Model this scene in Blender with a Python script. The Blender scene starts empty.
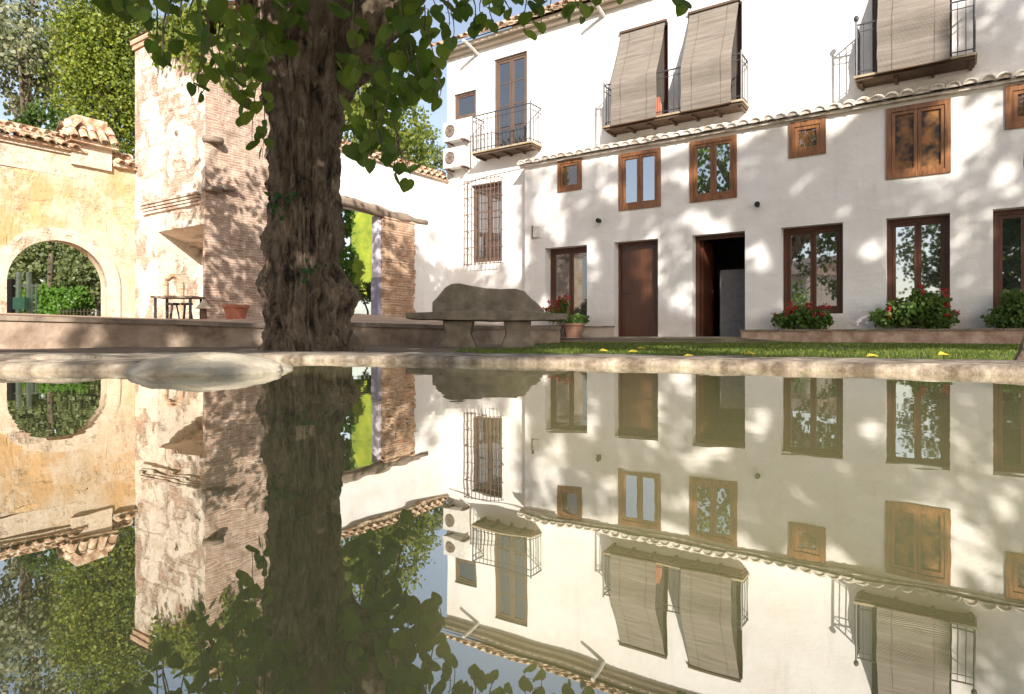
import bpy, math, random
from math import sin, cos, pi, radians, sqrt, exp
from mathutils import Vector, noise, Matrix
random.seed(7)
S = bpy.context.scene
COL = S.collection
# ------------------------------------------------------------ camera
FPX, W0, HZ, CZ = 650.0, 1024.0, 335.0, 0.10
cam = bpy.data.cameras.new('camera'); camo = bpy.data.objects.new('camera', cam); COL.objects.link(camo)
cam.sensor_width = 36; cam.lens = FPX / W0 * 36; cam.shift_y = -(347 - HZ) / W0
cam.clip_start = 0.02; cam.clip_end = 2000
camo.location = (0, 0, CZ); camo.rotation_euler = (pi / 2, 0, 0)
S.camera = camo
# ------------------------------------------------------------ light
SUN = Vector((0.204, -1.345, 0.66)).normalized()
wd = bpy.data.worlds.new('World'); S.world = wd; wd.use_nodes = True
nt = wd.node_tree; bg = nt.nodes['Background']
sky = nt.nodes.new('ShaderNodeTexSky'); sky.sky_type = 'NISHITA'; sky.sun_disc = False
sky.sun_elevation = math.asin(SUN.z); sky.sun_rotation = math.atan2(SUN.x, SUN.y)
sky.air_density = 1.0; sky.dust_density = 2.0; sky.ozone_density = 1.0
hs = nt.nodes.new('ShaderNodeHueSaturation'); hs.inputs['Saturation'].default_value = .68; hs.inputs['Value'].default_value = 1.0
nt.links.new(sky.outputs[0], hs.inputs['Color']); nt.links.new(hs.outputs[0], bg.inputs[0]); bg.inputs[1].default_value = 0.115
sl = bpy.data.lights.new('sun', 'SUN'); sl.energy = 4.8; sl.angle = radians(0.5); sl.color = (1, 0.945, 0.86)
slo = bpy.data.objects.new('sun', sl); COL.objects.link(slo)
slo.rotation_euler = SUN.to_track_quat('Z', 'Y').to_euler()
S.view_settings.view_transform = 'Standard'; S.view_settings.look = 'None'
S.view_settings.gamma = 1; S.view_settings.exposure = 0.95
# ------------------------------------------------------------ frame of the house: u along facade, v inward
O = Vector((0, 16.22)); UX = Vector((0.8272, -0.5619)); VX = Vector((0.5619, 0.8272)); ROT = math.atan2(-0.5619, 0.8272)
CU, CV = 9.114, -13.417
def onv(c, x, y=335):
    dx = (x - 512) / FPX; du = dx * .8272 - .5619; dv = dx * .5619 + .8272
    t = (c - CV) / dv
    return CU + t * du, CZ + (HZ - y) * t / FPX
def onu(c, x, y=335):
    dx = (x - 512) / FPX; du = dx * .8272 - .5619; dv = dx * .5619 + .8272
    t = (c - CU) / du
    return CV + t * dv, CZ + (HZ - y) * t / FPX
def uv2w(u, v, z=0):
    p = O + UX * u + VX * v
    return Vector((p.x, p.y, z))
def at(x, y, Y):
    return Vector(((x - 512) * Y / FPX, Y, CZ + (HZ - y) * Y / FPX))
def fbm(x, y, z, o=4):
    return noise.fractal(Vector((x, y, z)), 1.0, 2.0, o)
def sm(a, b, x):
    t = max(0, min(1, (x - a) / (b - a))); return t * t * (3 - 2 * t)
# ------------------------------------------------------------ materials
def newmat(name):
    m = bpy.data.materials.new(name); m.use_nodes = True
    n = m.node_tree; b = n.nodes['Principled BSDF']; return m, n, b
def N(n, t, **k):
    x = n.nodes.new(t)
    for a, b in k.items(): setattr(x, a, b)
    return x
def ramp(n, fac, stops):
    r = N(n, 'ShaderNodeValToRGB'); e = r.color_ramp.elements
    while len(e) < len(stops): e.new(0.5)
    for i, (p, c) in enumerate(stops):
        e[i].position = p; e[i].color = (c[0], c[1], c[2], 1) if hasattr(c, '__len__') else (c, c, c, 1)
    n.links.new(fac, r.inputs[0]); return r.outputs[0]
def texco(n, scale=(1, 1, 1), out='Object'):
    t = N(n, 'ShaderNodeTexCoord'); m = N(n, 'ShaderNodeMapping'); m.inputs['Scale'].default_value = scale
    n.links.new(t.outputs[out], m.inputs[0]); return m.outputs[0]
def noi(n, co, s, det=6, rough=.6, dist=0):
    x = N(n, 'ShaderNodeTexNoise'); x.inputs['Scale'].default_value = s; x.inputs['Detail'].default_value = det
    x.inputs['Roughness'].default_value = rough; x.inputs['Distortion'].default_value = dist
    n.links.new(co, x.inputs['Vector']); return x.outputs['Fac']
def mixc(n, fac, a, b, mode='MIX'):
    x = N(n, 'ShaderNodeMix', data_type='RGBA', blend_type=mode)
    if hasattr(fac, 'is_linked') or hasattr(fac, 'node'): n.links.new(fac, x.inputs[0])
    else: x.inputs[0].default_value = fac
    for v, i in ((a, 6), (b, 7)):
        if hasattr(v, 'node'): n.links.new(v, x.inputs[i])
        else: x.inputs[i].default_value = (*v, 1)
    return x.outputs[2]
def bump(n, b, h, st=.3, d=.02):
    x = N(n, 'ShaderNodeBump'); x.inputs['Strength'].default_value = st; x.inputs['Distance'].default_value = d
    n.links.new(h, x.inputs['Height']); n.links.new(x.outputs[0], b.inputs['Normal'])
def noisy(name, c1, c2, s=3, rough=.85, bs=.3, bd=.02, s2=30, scale=(1, 1, 1), c3=None, lo=.35, hi=.65, metal=0):
    m, n, b = newmat(name); co = texco(n, scale)
    f = noi(n, co, s); stops = [(lo, c1), (hi, c2)]
    if c3: stops.append((min(.98, hi + .12), c3))
    col = ramp(n, f, stops)
    n.links.new(col, b.inputs['Base Color']); b.inputs['Roughness'].default_value = rough; b.inputs['Metallic'].default_value = metal
    f2 = noi(n, co, s2, 5); bump(n, b, f2, bs, bd)
    return m
def plain(name, c, rough=.6, metal=0, spec=.5):
    m, n, b = newmat(name); co = texco(n)
    f = noi(n, co, 9); col = ramp(n, f, [(.3, [x * .82 for x in c]), (.7, [min(1, x * 1.12) for x in c])])
    n.links.new(col, b.inputs['Base Color']); b.inputs['Roughness'].default_value = rough; b.inputs['Metallic'].default_value = metal
    b.inputs['Specular IOR Level'].default_value = spec
    return m
def stucco(name, base, dirt, amt=.5):
    m, n, b = newmat(name); co = texco(n); cs = texco(n, (1.6, 1.6, .22))
    f1 = noi(n, co, .9, 8, .62); f2 = noi(n, cs, 3.2, 6, .7); f3 = noi(n, co, 14, 6, .7)
    c = mixc(n, ramp(n, f1, [(.42, 0), (.72, amt)]), base, dirt)
    c = mixc(n, ramp(n, f2, [(.55, 0), (.8, amt * .8)]), c, [x * .8 for x in dirt])
    c = mixc(n, ramp(n, f3, [(.62, 0), (.78, .25)]), c, (.55, .47, .38))
    sp = N(n, 'ShaderNodeSeparateXYZ'); n.links.new(co, sp.inputs[0]); md = N(n, 'ShaderNodeMath', operation='MULTIPLY_ADD')
    n.links.new(noi(n, co, 2.6, 7, .7), md.inputs[0]); md.inputs[1].default_value = -.7; n.links.new(sp.outputs[2], md.inputs[2])
    c = mixc(n, ramp(n, md.outputs[0], [(0, .5), (.3, .0)]), c, (.52, .43, .36))
    n.links.new(c, b.inputs['Base Color']); b.inputs['Roughness'].default_value = .92
    b.inputs['Specular IOR Level'].default_value = .2
    a = N(n, 'ShaderNodeMath', operation='ADD'); n.links.new(noi(n, co, 3.5, 3), a.inputs[0])
    s = N(n, 'ShaderNodeMath', operation='MULTIPLY'); n.links.new(noi(n, co, 40, 4), s.inputs[0]); s.inputs[1].default_value = .25
    n.links.new(s.outputs[0], a.inputs[1]); bump(n, b, a.outputs[0], .4, .04)
    return m
def brickmat(name, c1, c2, mortar, plaster=None, pl_amt=(.5, .6), bw=.30, bh=.055, axis='u', groove=0, ms=.011, pscale=.9, yellow=None):
    """thin old Spanish brick, optionally under broken plaster"""
    m, n, b = newmat(name)
    t = N(n, 'ShaderNodeTexCoord'); sp = N(n, 'ShaderNodeSeparateXYZ'); cb = N(n, 'ShaderNodeCombineXYZ')
    dn = noi(n, t.outputs['Object'], 2.2, 4)
    n.links.new(t.outputs['Object'], sp.inputs[0])
    ad = N(n, 'ShaderNodeMath', operation='ADD'); n.links.new(sp.outputs[0], ad.inputs[0]); n.links.new(sp.outputs[1], ad.inputs[1])
    n.links.new(ad.outputs[0], cb.inputs[0])
    m1 = N(n, 'ShaderNodeMath', operation='MULTIPLY_ADD'); n.links.new(dn, m1.inputs[0]); m1.inputs[1].default_value = .07; n.links.new(sp.outputs[2], m1.inputs[2])
    n.links.new(m1.outputs[0], cb.inputs[1])
    br = N(n, 'ShaderNodeTexBrick'); n.links.new(cb.outputs[0], br.inputs['Vector'])
    br.inputs['Scale'].default_value = 1; br.inputs['Brick Width'].default_value = bw; br.inputs['Row Height'].default_value = bh
    br.inputs['Mortar Size'].default_value = ms; br.inputs['Mortar Smooth'].default_value = .35; br.inputs['Bias'].default_value = 0
    br.inputs['Color1'].default_value = (*c1, 1); br.inputs['Color2'].default_value = (*c2, 1); br.inputs['Mortar'].default_value = (*mortar, 1)
    co = t.outputs['Object']
    f5 = noi(n, co, 6, 6, .7)
    c = mixc(n, ramp(n, f5, [(.35, .5), (.65, 0)]), br.outputs['Color'], [x * .45 for x in c1])
    c = mixc(n, ramp(n, noi(n, co, 3, 6, .7), [(.5, 0), (.7, .5)]), c, mortar)
    h = N(n, 'ShaderNodeMath', operation='SUBTRACT'); n.links.new(f5, h.inputs[0]); n.links.new(br.outputs['Fac'], h.inputs[1])
    hh = h.outputs[0]
    if plaster:
        f = noi(n, co, pscale, 9, .68, .3)
        mask = ramp(n, f, [(pl_amt[0], 1), (pl_amt[1], 0)])
        f6 = noi(n, co, 5, 8, .7)
        pc = mixc(n, ramp(n, f6, [(.4, 0), (.75, .7)]), plaster, [plaster[0] * .72, plaster[1] * .62, plaster[2] * .5])
        if yellow:
            pc = mixc(n, ramp(n, noi(n, co, .75, 8, .7), [(.47, 0), (.57, .85)]), pc, yellow)
        pit = ramp(n, noi(n, co, 18, 7, .75), [(.56, 0), (.65, .85)])
        pc = mixc(n, pit, pc, (.28, .17, .09))
        # pale brick courses ghosting through the plaster
        pc = mixc(n, ramp(n, br.outputs['Fac'], [(.3, .13), (.7, 0)]), pc, (.50, .30, .18))
        c = mixc(n, mask, c, pc)
        mm = N(n, 'ShaderNodeMix', data_type='FLOAT'); n.links.new(mask, mm.inputs[0]); n.links.new(hh, mm.inputs[2])
        a2 = N(n, 'ShaderNodeMath', operation='ADD'); n.links.new(f6, a2.inputs[0]); a2.inputs[1].default_value = .6
        n.links.new(a2.outputs[0], mm.inputs[3]); hh = mm.outputs[0]
    n.links.new(c, b.inputs['Base Color']); b.inputs['Roughness'].default_value = .93
    b.inputs['Specular IOR Level'].default_value = .2
    bump(n, b, hh, .8, .03)
    return m
def leafmat(name, cols, trans=.35, rough=.5):
    m, n, b = newmat(name)
    g = N(n, 'ShaderNodeNewGeometry'); col = ramp(n, g.outputs['Random Per Island'], [(i / max(1, len(cols) - 1), c) for i, c in enumerate(cols)])
    n.links.new(col, b.inputs['Base Color']); b.inputs['Roughness'].default_value = rough; b.inputs['Specular IOR Level'].default_value = .3
    tr = N(n, 'ShaderNodeBsdfTranslucent'); mx = N(n, 'ShaderNodeMixShader'); mx.inputs[0].default_value = trans
    br = mixc(n, .5, col, (.30, .42, .05), 'MIX'); n.links.new(br, tr.inputs[0])
    n.links.new(b.outputs[0], mx.inputs[1]); n.links.new(tr.outputs[0], mx.inputs[2])
    n.links.new(mx.outputs[0], n.nodes['Material Output'].inputs[0]); return m
def woodmat(name, c1, c2, rough=.5, axis=2):
    m, n, b = newmat(name); sc = [14, 14, 14]; sc[axis] = 1.2; co = texco(n, sc)
    f = noi(n, co, 1.6, 7, .7); n.links.new(ramp(n, f, [(.3, c1), (.7, c2)]), b.inputs['Base Color'])
    b.inputs['Roughness'].default_value = rough; bump(n, b, f, .35, .01); return m
M = {}
M['white'] = stucco('white_stucco', (.80, .775, .75), (.60, .53, .46), .42)
M['white2'] = stucco('old_white_stucco', (.80, .79, .78), (.60, .52, .42), .55)
M['cream'] = stucco('cream_render', (.54, .47, .38), (.42, .32, .22), .7)
M['tower'] = brickmat('eroded_tower_plaster', (.40, .24, .16), (.50, .33, .23), (.56, .46, .37), (.66, .60, .52), (.50, .58), pscale=1.4)
M['band'] = brickmat('worn_cream_plaster', (.42, .26, .17), (.52, .36, .26), (.58, .48, .38), (.60, .53, .43), (.54, .64), pscale=1.7)
M['yellow'] = brickmat('ochre_rubble_plaster', (.58, .34, .14), (.70, .46, .22), (.75, .62, .42), (.56, .48, .37), (.55, .66), yellow=(.48, .30, .13), pscale=1.3)
M['brick'] = brickmat('thin_pink_brick', (.40, .235, .165), (.55, .38, .28), (.60, .50, .41), bh=.05, bw=.27)
M['brick2'] = brickmat('worn_orange_brick', (.50, .25, .14), (.64, .40, .26), (.60, .48, .36), bh=.07, bw=.26, ms=.016)
M['concrete'] = noisy('stained_render', (.17, .115, .08), (.42, .32, .24), 2.6, .9, .5, .03, 20, c3=(.56, .47, .36))
M['cap'] = noisy('dark_cap_stone', (.13, .10, .075), (.30, .23, .17), 4, .9, .5, .02)
M['bench'] = noisy('grey_mossy_stone', (.15, .12, .088), (.28, .235, .175), 5, .9, .7, .015, 30, c3=(.42, .37, .29))
M['coping'] = noisy('pale_worn_coping', (.10, .07, .045), (.31, .25, .185), 13, .85, .7, .012, 50, c3=(.46, .40, .31), lo=.38, hi=.58)
M['rock'] = noisy('limescale_rock', (.25, .19, .12), (.47, .405, .31), 9, .6, .6, .01, 40, lo=.3, hi=.55)
M['paving'] = noisy('reddish_paving', (.34, .20, .12), (.58, .42, .30), 3, .9, .4, .02)
M['soil'] = noisy('brown_soil', (.10, .065, .04), (.24, .17, .11), 2.5, .95, .8, .03, 18)
M['lawnbase'] = noisy('lawn_soil', (.025, .04, .01), (.07, .09, .02), 3, .95, .8, .02)
M['gravel'] = noisy('pale_earth', (.45, .37, .26), (.62, .53, .38), 1.2, .95, .4, .02)
M['orange'] = woodmat('varnished_orange_wood', (.09, .034, .012), (.33, .14, .05), .35)
M['midbrown'] = woodmat('faded_brown_wood', (.075, .042, .028), (.16, .10, .065), .6)
M['brown'] = woodmat('dark_brown_wood', (.055, .018, .009), (.12, .042, .02), .4)
M['oldwood'] = woodmat('weathered_beam', (.12, .085, .06), (.32, .25, .19), .9, 1)
M['iron'] = plain('wrought_iron', (.07, .065, .07), .5, .4)
M['rust'] = plain('rusty_iron', (.16, .10, .08), .6, .3)
M['black'] = plain('black_metal', (.02, .02, .02), .5)
M['pipe'] = plain('grey_pipe', (.52, .50, .47), .5)
M['ac'] = plain('cream_enamel', (.68, .65, .60), .5); M['fan'] = plain('fan_grey', (.36, .31, .26), .7)
M['pot'] = plain('terracotta', (.42, .15, .09), .85)
M['potb'] = plain('brown_clay', (.15, .075, .045), .9)
M['stem'] = plain('green_stem', (.10, .12, .04), .8)
M['petal'] = leafmat('red_petals', [(.36, .008, .010), (.50, .02, .03), (.28, .01, .03)], .2)
M['dark'] = plain('dark_interior', (.05, .045, .04), .9)
M['room'] = plain('grey_interior', (.16, .15, .15), .8)
M['slab'] = noisy('balcony_tiles', (.24, .17, .10), (.42, .35, .24), 6, .9)
M['slabw'] = woodmat('balcony_timber', (.06, .035, .022), (.15, .095, .06), .8, 0)
M['greenpost'] = plain('pale_green_paint', (.40, .50, .38), .7)
M['gate'] = plain('green_box_paint', (.12, .34, .20), .6)
M['lime'] = noisy('lime_green_screen', (.11, .16, .010), (.24, .27, .02), 2.4, .9, .4, .03, 12)  # mottled tone puts soft leaf shadow into the screen's colour
M['bluegrey'] = plain('blue_grey_paint', (.28, .27, .36), .8)
M['lamp'] = plain('beige_shade', (.45, .36, .24), .8)
M['lilac'] = plain('whitewashed_jamb', (.62, .58, .66), .85)
def tilemat(name, c1, c2, c3):
    m = noisy(name, c1, c2, 7, .9, .5, .02, 30, c3=c3, lo=.35, hi=.52); return m
M['tilew'] = tilemat('whitewashed_tiles', (.52, .42, .32), (.74, .68, .60), (.80, .76, .70))
M['tile'] = tilemat('lichen_roof_tiles', (.26, .12, .07), (.48, .34, .22), (.66, .58, .46))
# glass
def glass(name, tint=(.02, .022, .025), fac=.55):
    m, n, b = newmat(name); b.inputs['Base Color'].default_value = (*tint, 1); b.inputs['Roughness'].default_value = .2
    g = N(n, 'ShaderNodeBsdfGlossy'); g.inputs['Roughness'].default_value = .02; g.inputs[0].default_value = (.92, .95, 1, 1)
    bm_ = N(n, 'ShaderNodeBump'); bm_.inputs['Strength'].default_value = .06; bm_.inputs['Distance'].default_value = .01
    n.links.new(noi(n, texco(n), 1.5, 2), bm_.inputs['Height']); n.links.new(bm_.outputs[0], g.inputs['Normal'])
    mx = N(n, 'ShaderNodeMixShader'); mx.inputs[0].default_value = fac
    n.links.new(b.outputs[0], mx.inputs[1]); n.links.new(g.outputs[0], mx.inputs[2]); n.links.new(mx.outputs[0], n.nodes['Material Output'].inputs[0]); return m
M['glass'] = glass('window_glass'); M['glasslo'] = glass('dull_window_glass', (.10, .09, .08), .22); M['glassmid'] = glass('dark_window_glass', (.02, .02, .02), .22); M['glassamber'] = glass('amber_window_glass', (.10, .045, .012), .16)  # glassmid: dark panes with a weaker mirror
# reed blind
m, n, b = newmat('reed_blind'); co = texco(n)
wv = N(n, 'ShaderNodeTexWave', wave_type='BANDS', bands_direction='Z'); wv.inputs['Scale'].default_value = 16; wv.inputs['Distortion'].default_value = .5
n.links.new(co, wv.inputs[0])
f = noi(n, texco(n, (.5, .5, 9)), 2.2, 6, .7)
c = ramp(n, f, [(.3, (.13, .11, .09)), (.55, (.25, .215, .18)), (.8, (.36, .32, .275))])
c = mixc(n, ramp(n, wv.outputs['Fac'], [(.1, .45), (.5, 0)]), c, (.16, .12, .085))
n.links.new(c, b.inputs['Base Color']); b.inputs['Roughness'].default_value = .9; bump(n, b, wv.outputs['Fac'], .6, .01); M['reed'] = m
# bark
m, n, b = newmat('deep_bark'); co = texco(n, (1, 1, .38)); c2 = texco(n)
f = noi(n, co, 9, 9, .72, .6); f2 = noi(n, c2, 3, 6, .7)
c = ramp(n, f, [(.38, (.03, .02, .013)), (.49, (.25, .175, .115)), (.64, (.50, .38, .27))])
c = mixc(n, ramp(n, f2, [(.5, 0), (.72, .55)]), c, (.27, .20, .14))
n.links.new(c, b.inputs['Base Color']); b.inputs['Roughness'].default_value = .95
bump(n, b, noi(n, texco(n, (1, 1, .4)), 22, 9, .78, .5), 1.0, .09); M['bark'] = m
M['palebark'] = noisy('pale_limb_bark', (.07, .045, .028), (.24, .17, .12), 5, .95, 1.0, .05, 24, scale=(1, 1, .4), c3=(.38, .29, .21))  # separate bark tone for the central limb
M['bark2'] = noisy('plain_bark', (.06, .045, .03), (.16, .12, .085), 5, .95, .8, .03, 20)
M['vinebig'] = leafmat('heart_leaves', [(.028, .065, .008), (.05, .10, .01), (.09, .15, .014), (.035, .08, .008), (.15, .21, .02), (.06, .12, .01)], .42)
M['creeper'] = leafmat('creeper_leaves', [(.10, .15, .02), (.22, .22, .03), (.07, .11, .02), (.16, .19, .03)], .4)
M['pine'] = leafmat('pale_needles', [(.15, .16, .09), (.26, .26, .16), (.07, .09, .045), (.19, .20, .11)], .3)
M['cypress'] = leafmat('bright_scale_leaves', [(.10, .14, .014), (.24, .26, .025), (.035, .06, .01), (.16, .20, .018)], .3)
M['olive'] = leafmat('grey_green_leaves', [(.10, .13, .045), (.17, .19, .08), (.06, .08, .03)], .3)
M['shade'] = leafmat('dark_tree_leaves', [(.03, .06, .015), (.06, .10, .02), (.045, .08, .015)], .25)
M['gera'] = leafmat('geranium_leaves', [(.05, .10, .02), (.08, .15, .03), (.13, .19, .04)], .3)
M['hedge'] = leafmat('hedge_leaves', [(.07, .16, .02), (.11, .22, .03)], .4)
M['ivy'] = leafmat('ivy_leaves', [(.01, .06, .015), (.02, .09, .02)], .2)
M['grass'] = leafmat('grass_blades', [(.04, .08, .01), (.075, .12, .015), (.12, .16, .025), (.19, .20, .045), (.055, .10, .012)], .3)
M['dead'] = leafmat('yellow_leaves', [(.75, .55, .04), (.62, .50, .06)], .3)
# water
m, n, b = newmat('murky_still_water'); co = texco(n)
c = ramp(n, noi(n, co, 1.2, 3), [(.3, (.19, .175, .075)), (.7, (.26, .235, .11))])
b.inputs['Base Color'].default_value = (.3, .3, .1, 1)
df = N(n, 'ShaderNodeBsdfDiffuse'); n.links.new(c, df.inputs[0]); gl = N(n, 'ShaderNodeBsdfGlossy'); gl.inputs['Roughness'].default_value = 0; gl.inputs[0].default_value = (1, .985, .94, 1)
fr = N(n, 'ShaderNodeFresnel'); fr.inputs['IOR'].default_value = 1.33; mr = N(n, 'ShaderNodeMapRange'); mr.inputs[3].default_value = .36; mr.inputs[4].default_value = 1.0
bp = N(n, 'ShaderNodeBump'); bp.inputs['Strength'].default_value = .018; bp.inputs['Distance'].default_value = .02; n.links.new(noi(n, co, 6, 3, .5), bp.inputs['Height'])
n.links.new(bp.outputs[0], gl.inputs['Normal']); n.links.new(fr.outputs[0], mr.inputs[0])
mx = N(n, 'ShaderNodeMixShader'); n.links.new(mr.outputs[0], mx.inputs[0]); n.links.new(df.outputs[0], mx.inputs[1]); n.links.new(gl.outputs[0], mx.inputs[2]); n.links.new(mx.outputs[0], n.nodes['Material Output'].inputs[0]); M['water'] = m

# ------------------------------------------------------------ mesh builder
class MB:
    def __init__(s): s.v = []; s.f = []
    def quad(s, *p):
        i = len(s.v); s.v += [tuple(q) for q in p]; s.f.append(tuple(range(i, i + len(p)))); return s
    def box(s, x0, x1, y0, y1, z0, z1):
        i = len(s.v)
        s.v += [(x0, y0, z0), (x1, y0, z0), (x1, y1, z0), (x0, y1, z0), (x0, y0, z1), (x1, y0, z1), (x1, y1, z1), (x0, y1, z1)]
        for f in ((3, 2, 1, 0), (4, 5, 6, 7), (0, 1, 5, 4), (1, 2, 6, 5), (2, 3, 7, 6), (3, 0, 4, 7)): s.f.append(tuple(i + k for k in f))
        return s
    def tube(s, pts, rad, seg=6, caps=True, jitter=0, nf=3.0):
        pts = [Vector(p) for p in pts]; i0 = len(s.v)
        for k, p in enumerate(pts):
            a = pts[max(0, k - 1)]; c = pts[min(len(pts) - 1, k + 1)]; d = (c - a).normalized()
            up = Vector((0, 0, 1)) if abs(d.z) < .9 else Vector((0, 1, 0))
            x = d.cross(up).normalized(); y = d.cross(x)
            r = rad[k] if hasattr(rad, '__len__') else rad
            for j in range(seg):
                t = 2 * pi * j / seg + pi / seg; o = x * cos(t) + y * sin(t); rr = r
                if jitter: q = p + o * r; rr = r * (1 + jitter * fbm(q.x * nf, q.y * nf, q.z * nf * .4, 5))
                s.v.append(tuple(p + o * rr))
        for k in range(len(pts) - 1):
            for j in range(seg):
                a = i0 + k * seg + j; b = i0 + k * seg + (j + 1) % seg
                s.f.append((a, b, b + seg, a + seg))
        if caps:
            s.f.append(tuple(i0 + j for j in range(seg))[::-1]); e = i0 + (len(pts) - 1) * seg; s.f.append(tuple(e + j for j in range(seg)))
        return s
    def lathe(s, c, prof, seg=20):
        i0 = len(s.v)
        for r, z in prof:
            for j in range(seg):
                t = 2 * pi * j / seg; s.v.append((c[0] + r * cos(t), c[1] + r * sin(t), c[2] + z))
        for k in range(len(prof) - 1):
            for j in range(seg):
                a = i0 + k * seg + j; b = i0 + k * seg + (j + 1) % seg; s.f.append((a, b, b + seg, a + seg))
        return s
    def leaf(s, p, size, up=None, heart=False):
        """p: attachment; the blade hangs from it"""
        th = random.uniform(0, 2 * pi)
        if up is None: d = Vector((random.gauss(0, 1), random.gauss(0, 1), random.gauss(0, 1))).normalized()
        else: d = up
        a = Vector((cos(th), sin(th), random.uniform(-.4, .4))); x = d.cross(a)
        if x.length < .01: x = Vector((1, 0, 0))
        x.normalize(); nn = d.cross(x)
        p = Vector(p)
        if heart:
            o = [(0, 0, 0), (.28, -.1, .05), (.48, .12, .1), (.46, .45, .08), (.25, .78, .03), (0, 1.05, -.06), (-.25, .78, .03), (-.46, .45, .08), (-.48, .12, .1), (-.28, -.1, .05)]
            q = [p + (x * a1 + d * b1 + nn * (c1 * 1.0)) * size for a1, b1, c1 in o]
            i = len(s.v); s.v += [tuple(v) for v in q]
            s.f.append((i, i + 1, i + 2, i + 3, i + 4, i + 5)); s.f.append((i, i + 5, i + 6, i + 7, i + 8, i + 9))
        else:
            w = size * .42
            s.quad(p, p + x * w + d * size * .45, p + d * size, p - x * w + d * size * .45)
        return s
    def build(s, name, mat, parent=None, base=None, smooth=False):
        """verts in world, or in house frame when the parent is a frame thing (parent['frame'])"""
        me = bpy.data.meshes.new(name)
        b = base if base is not None else (BASE.get(parent.name, (0, 0, 0)) if parent else (0, 0, 0))
        me.from_pydata([(x - b[0], y - b[1], z - b[2]) for x, y, z in s.v], [], s.f)
        me.materials.append(mat)
        if smooth:
            for p in me.polygons: p.use_smooth = True
        o = bpy.data.objects.new(name, me); COL.objects.link(o)
        if parent: o.parent = parent; BASE[o.name] = b
        return o
BASE = {}
def tag(o, label=None, cat=None, group=None, kind=None):
    if label: o['label'] = label
    if cat: o['category'] = cat
    if group: o['group'] = group
    if kind: o['kind'] = kind
    return o
def thing(name, label, cat, base, group=None, frame=False):
    """base in world coords, or (u,v,z) when frame"""
    o = bpy.data.objects.new(name, None); COL.objects.link(o)
    BASE[o.name] = tuple(base)
    if frame: o.location = uv2w(*base); o.rotation_euler = (0, 0, ROT)
    else: o.location = base
    return tag(o, label, cat, group)
def fsolo(mb, name, mat, base, smooth=False):
    """a one-mesh thing or structure whose verts are in the house frame"""
    o = mb.build(name, mat, None, base, smooth); o.location = uv2w(*base); o.rotation_euler = (0, 0, ROT); return o
def wsolo(mb, name, mat, base, smooth=False):
    o = mb.build(name, mat, None, base, smooth); o.location = base; return o

def wall_v(mb, u0, u1, z0, z1, v0, v1, ops, reveal=True):
    """wall in plane v=v0 (outer) to v1 (inner) with rectangular openings (ua,ub,za,zb)"""
    us = sorted(set([u0, u1] + [c for o in ops for c in o[:2] if u0 < c < u1])); zs = sorted(set([z0, z1] + [c for o in ops for c in o[2:4] if z0 < c < z1]))
    for i in range(len(us) - 1):
        for j in range(len(zs) - 1):
            a, b, c, d = us[i], us[i + 1], zs[j], zs[j + 1]; um, zm = (a + b) / 2, (c + d) / 2
            if any(o[0] < um < o[1] and o[2] < zm < o[3] for o in ops): continue
            mb.quad((a, v0, c), (b, v0, c), (b, v0, d), (a, v0, d)); mb.quad((b, v1, c), (a, v1, c), (a, v1, d), (b, v1, d))
    for a, b, c, d in [o[:4] for o in ops]:
        mb.quad((a, v0, c), (a, v0, d), (a, v1, d), (a, v1, c)); mb.quad((b, v0, d), (b, v0, c), (b, v1, c), (b, v1, d))
        mb.quad((a, v0, d), (b, v0, d), (b, v1, d), (a, v1, d)); mb.quad((b, v0, c), (a, v0, c), (a, v1, c), (b, v1, c))
    for a in (u0, u1): mb.quad((a, v0, z0), (a, v0, z1), (a, v1, z1), (a, v1, z0))
    mb.quad((u0, v0, z1), (u1, v0, z1), (u1, v1, z1), (u0, v1, z1))

# ------------------------------------------------------------ ground, pool
POOL = [(-3.2, 1.95), (-2.1, 1.84), (-1.42, 1.80), (-1.0, 1.80), (-1.03, 2.2), (-.97, 2.58), (-.45, 2.42), (.0, 2.26), (.41, 2.10), (.85, 1.86), (1.25, 1.60), (1.9, 1.1), (2.5, .2), (2.6, -1.0), (2.0, -2.6), (0, -3.3), (-2.2, -2.8), (-3.3, -1.2)]
def catmull(P, n=8):
    out = []; L = len(P)
    for i in range(L):
        a, b, c, d = [Vector(P[(i + k) % L]) for k in (-1, 0, 1, 2)]
        for k in range(n):
            t = k / n
            out.append(tuple(.5 * ((2 * b) + (c - a) * t + (2 * a - 5 * b + 4 * c - d) * t * t + (3 * b - a - 3 * c + d) * t ** 3)))
    return out
PE = catmull(POOL)
def gz(x, y):
    r = Vector((x, y - 16.22)); u = r.dot(UX); v = r.dot(VX)
    return -.045 + .10 * sm(-2.6, -.3, v) * (1 - sm(5.4, 7.2, u)) + .010 * fbm(x * .8, y * .8, 0, 3)
mb = MB(); n_ = len(PE)
rings = [1.0, 1.15, 1.3, 1.5, 1.75, 2.0, 2.4, 2.8, 3.3, 3.9, 4.6, 5.4, 6.4, 7.6, 9, 11, 15, 25, 60, 160]
for k, s in enumerate(rings):
    for (x, y) in PE:
        L = sqrt(x * x + y * y); q = Vector((x, y)) / L
        rr = L * s if s < 3 else (L * 3 + (s - 3) * 3)
        X, Y = q.x * rr, q.y * rr
        mb.v.append((X, Y, gz(X, Y) if k else -.06))
for k in range(len(rings) - 1):
    for j in range(n_):
        a = k * n_ + j; b = k * n_ + (j + 1) % n_; mb.f.append((a, b, b + n_, a + n_))
ground = tag(mb.build('ground', M['soil'], smooth=True), kind='structure')
mb = MB(); mb.v = [(x * 1.0, y * 1.0, 0.0) for x, y in PE]; mb.f = [tuple(range(n_))[::-1]]
tag(mb.build('water', M['water']), kind='structure')
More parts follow.
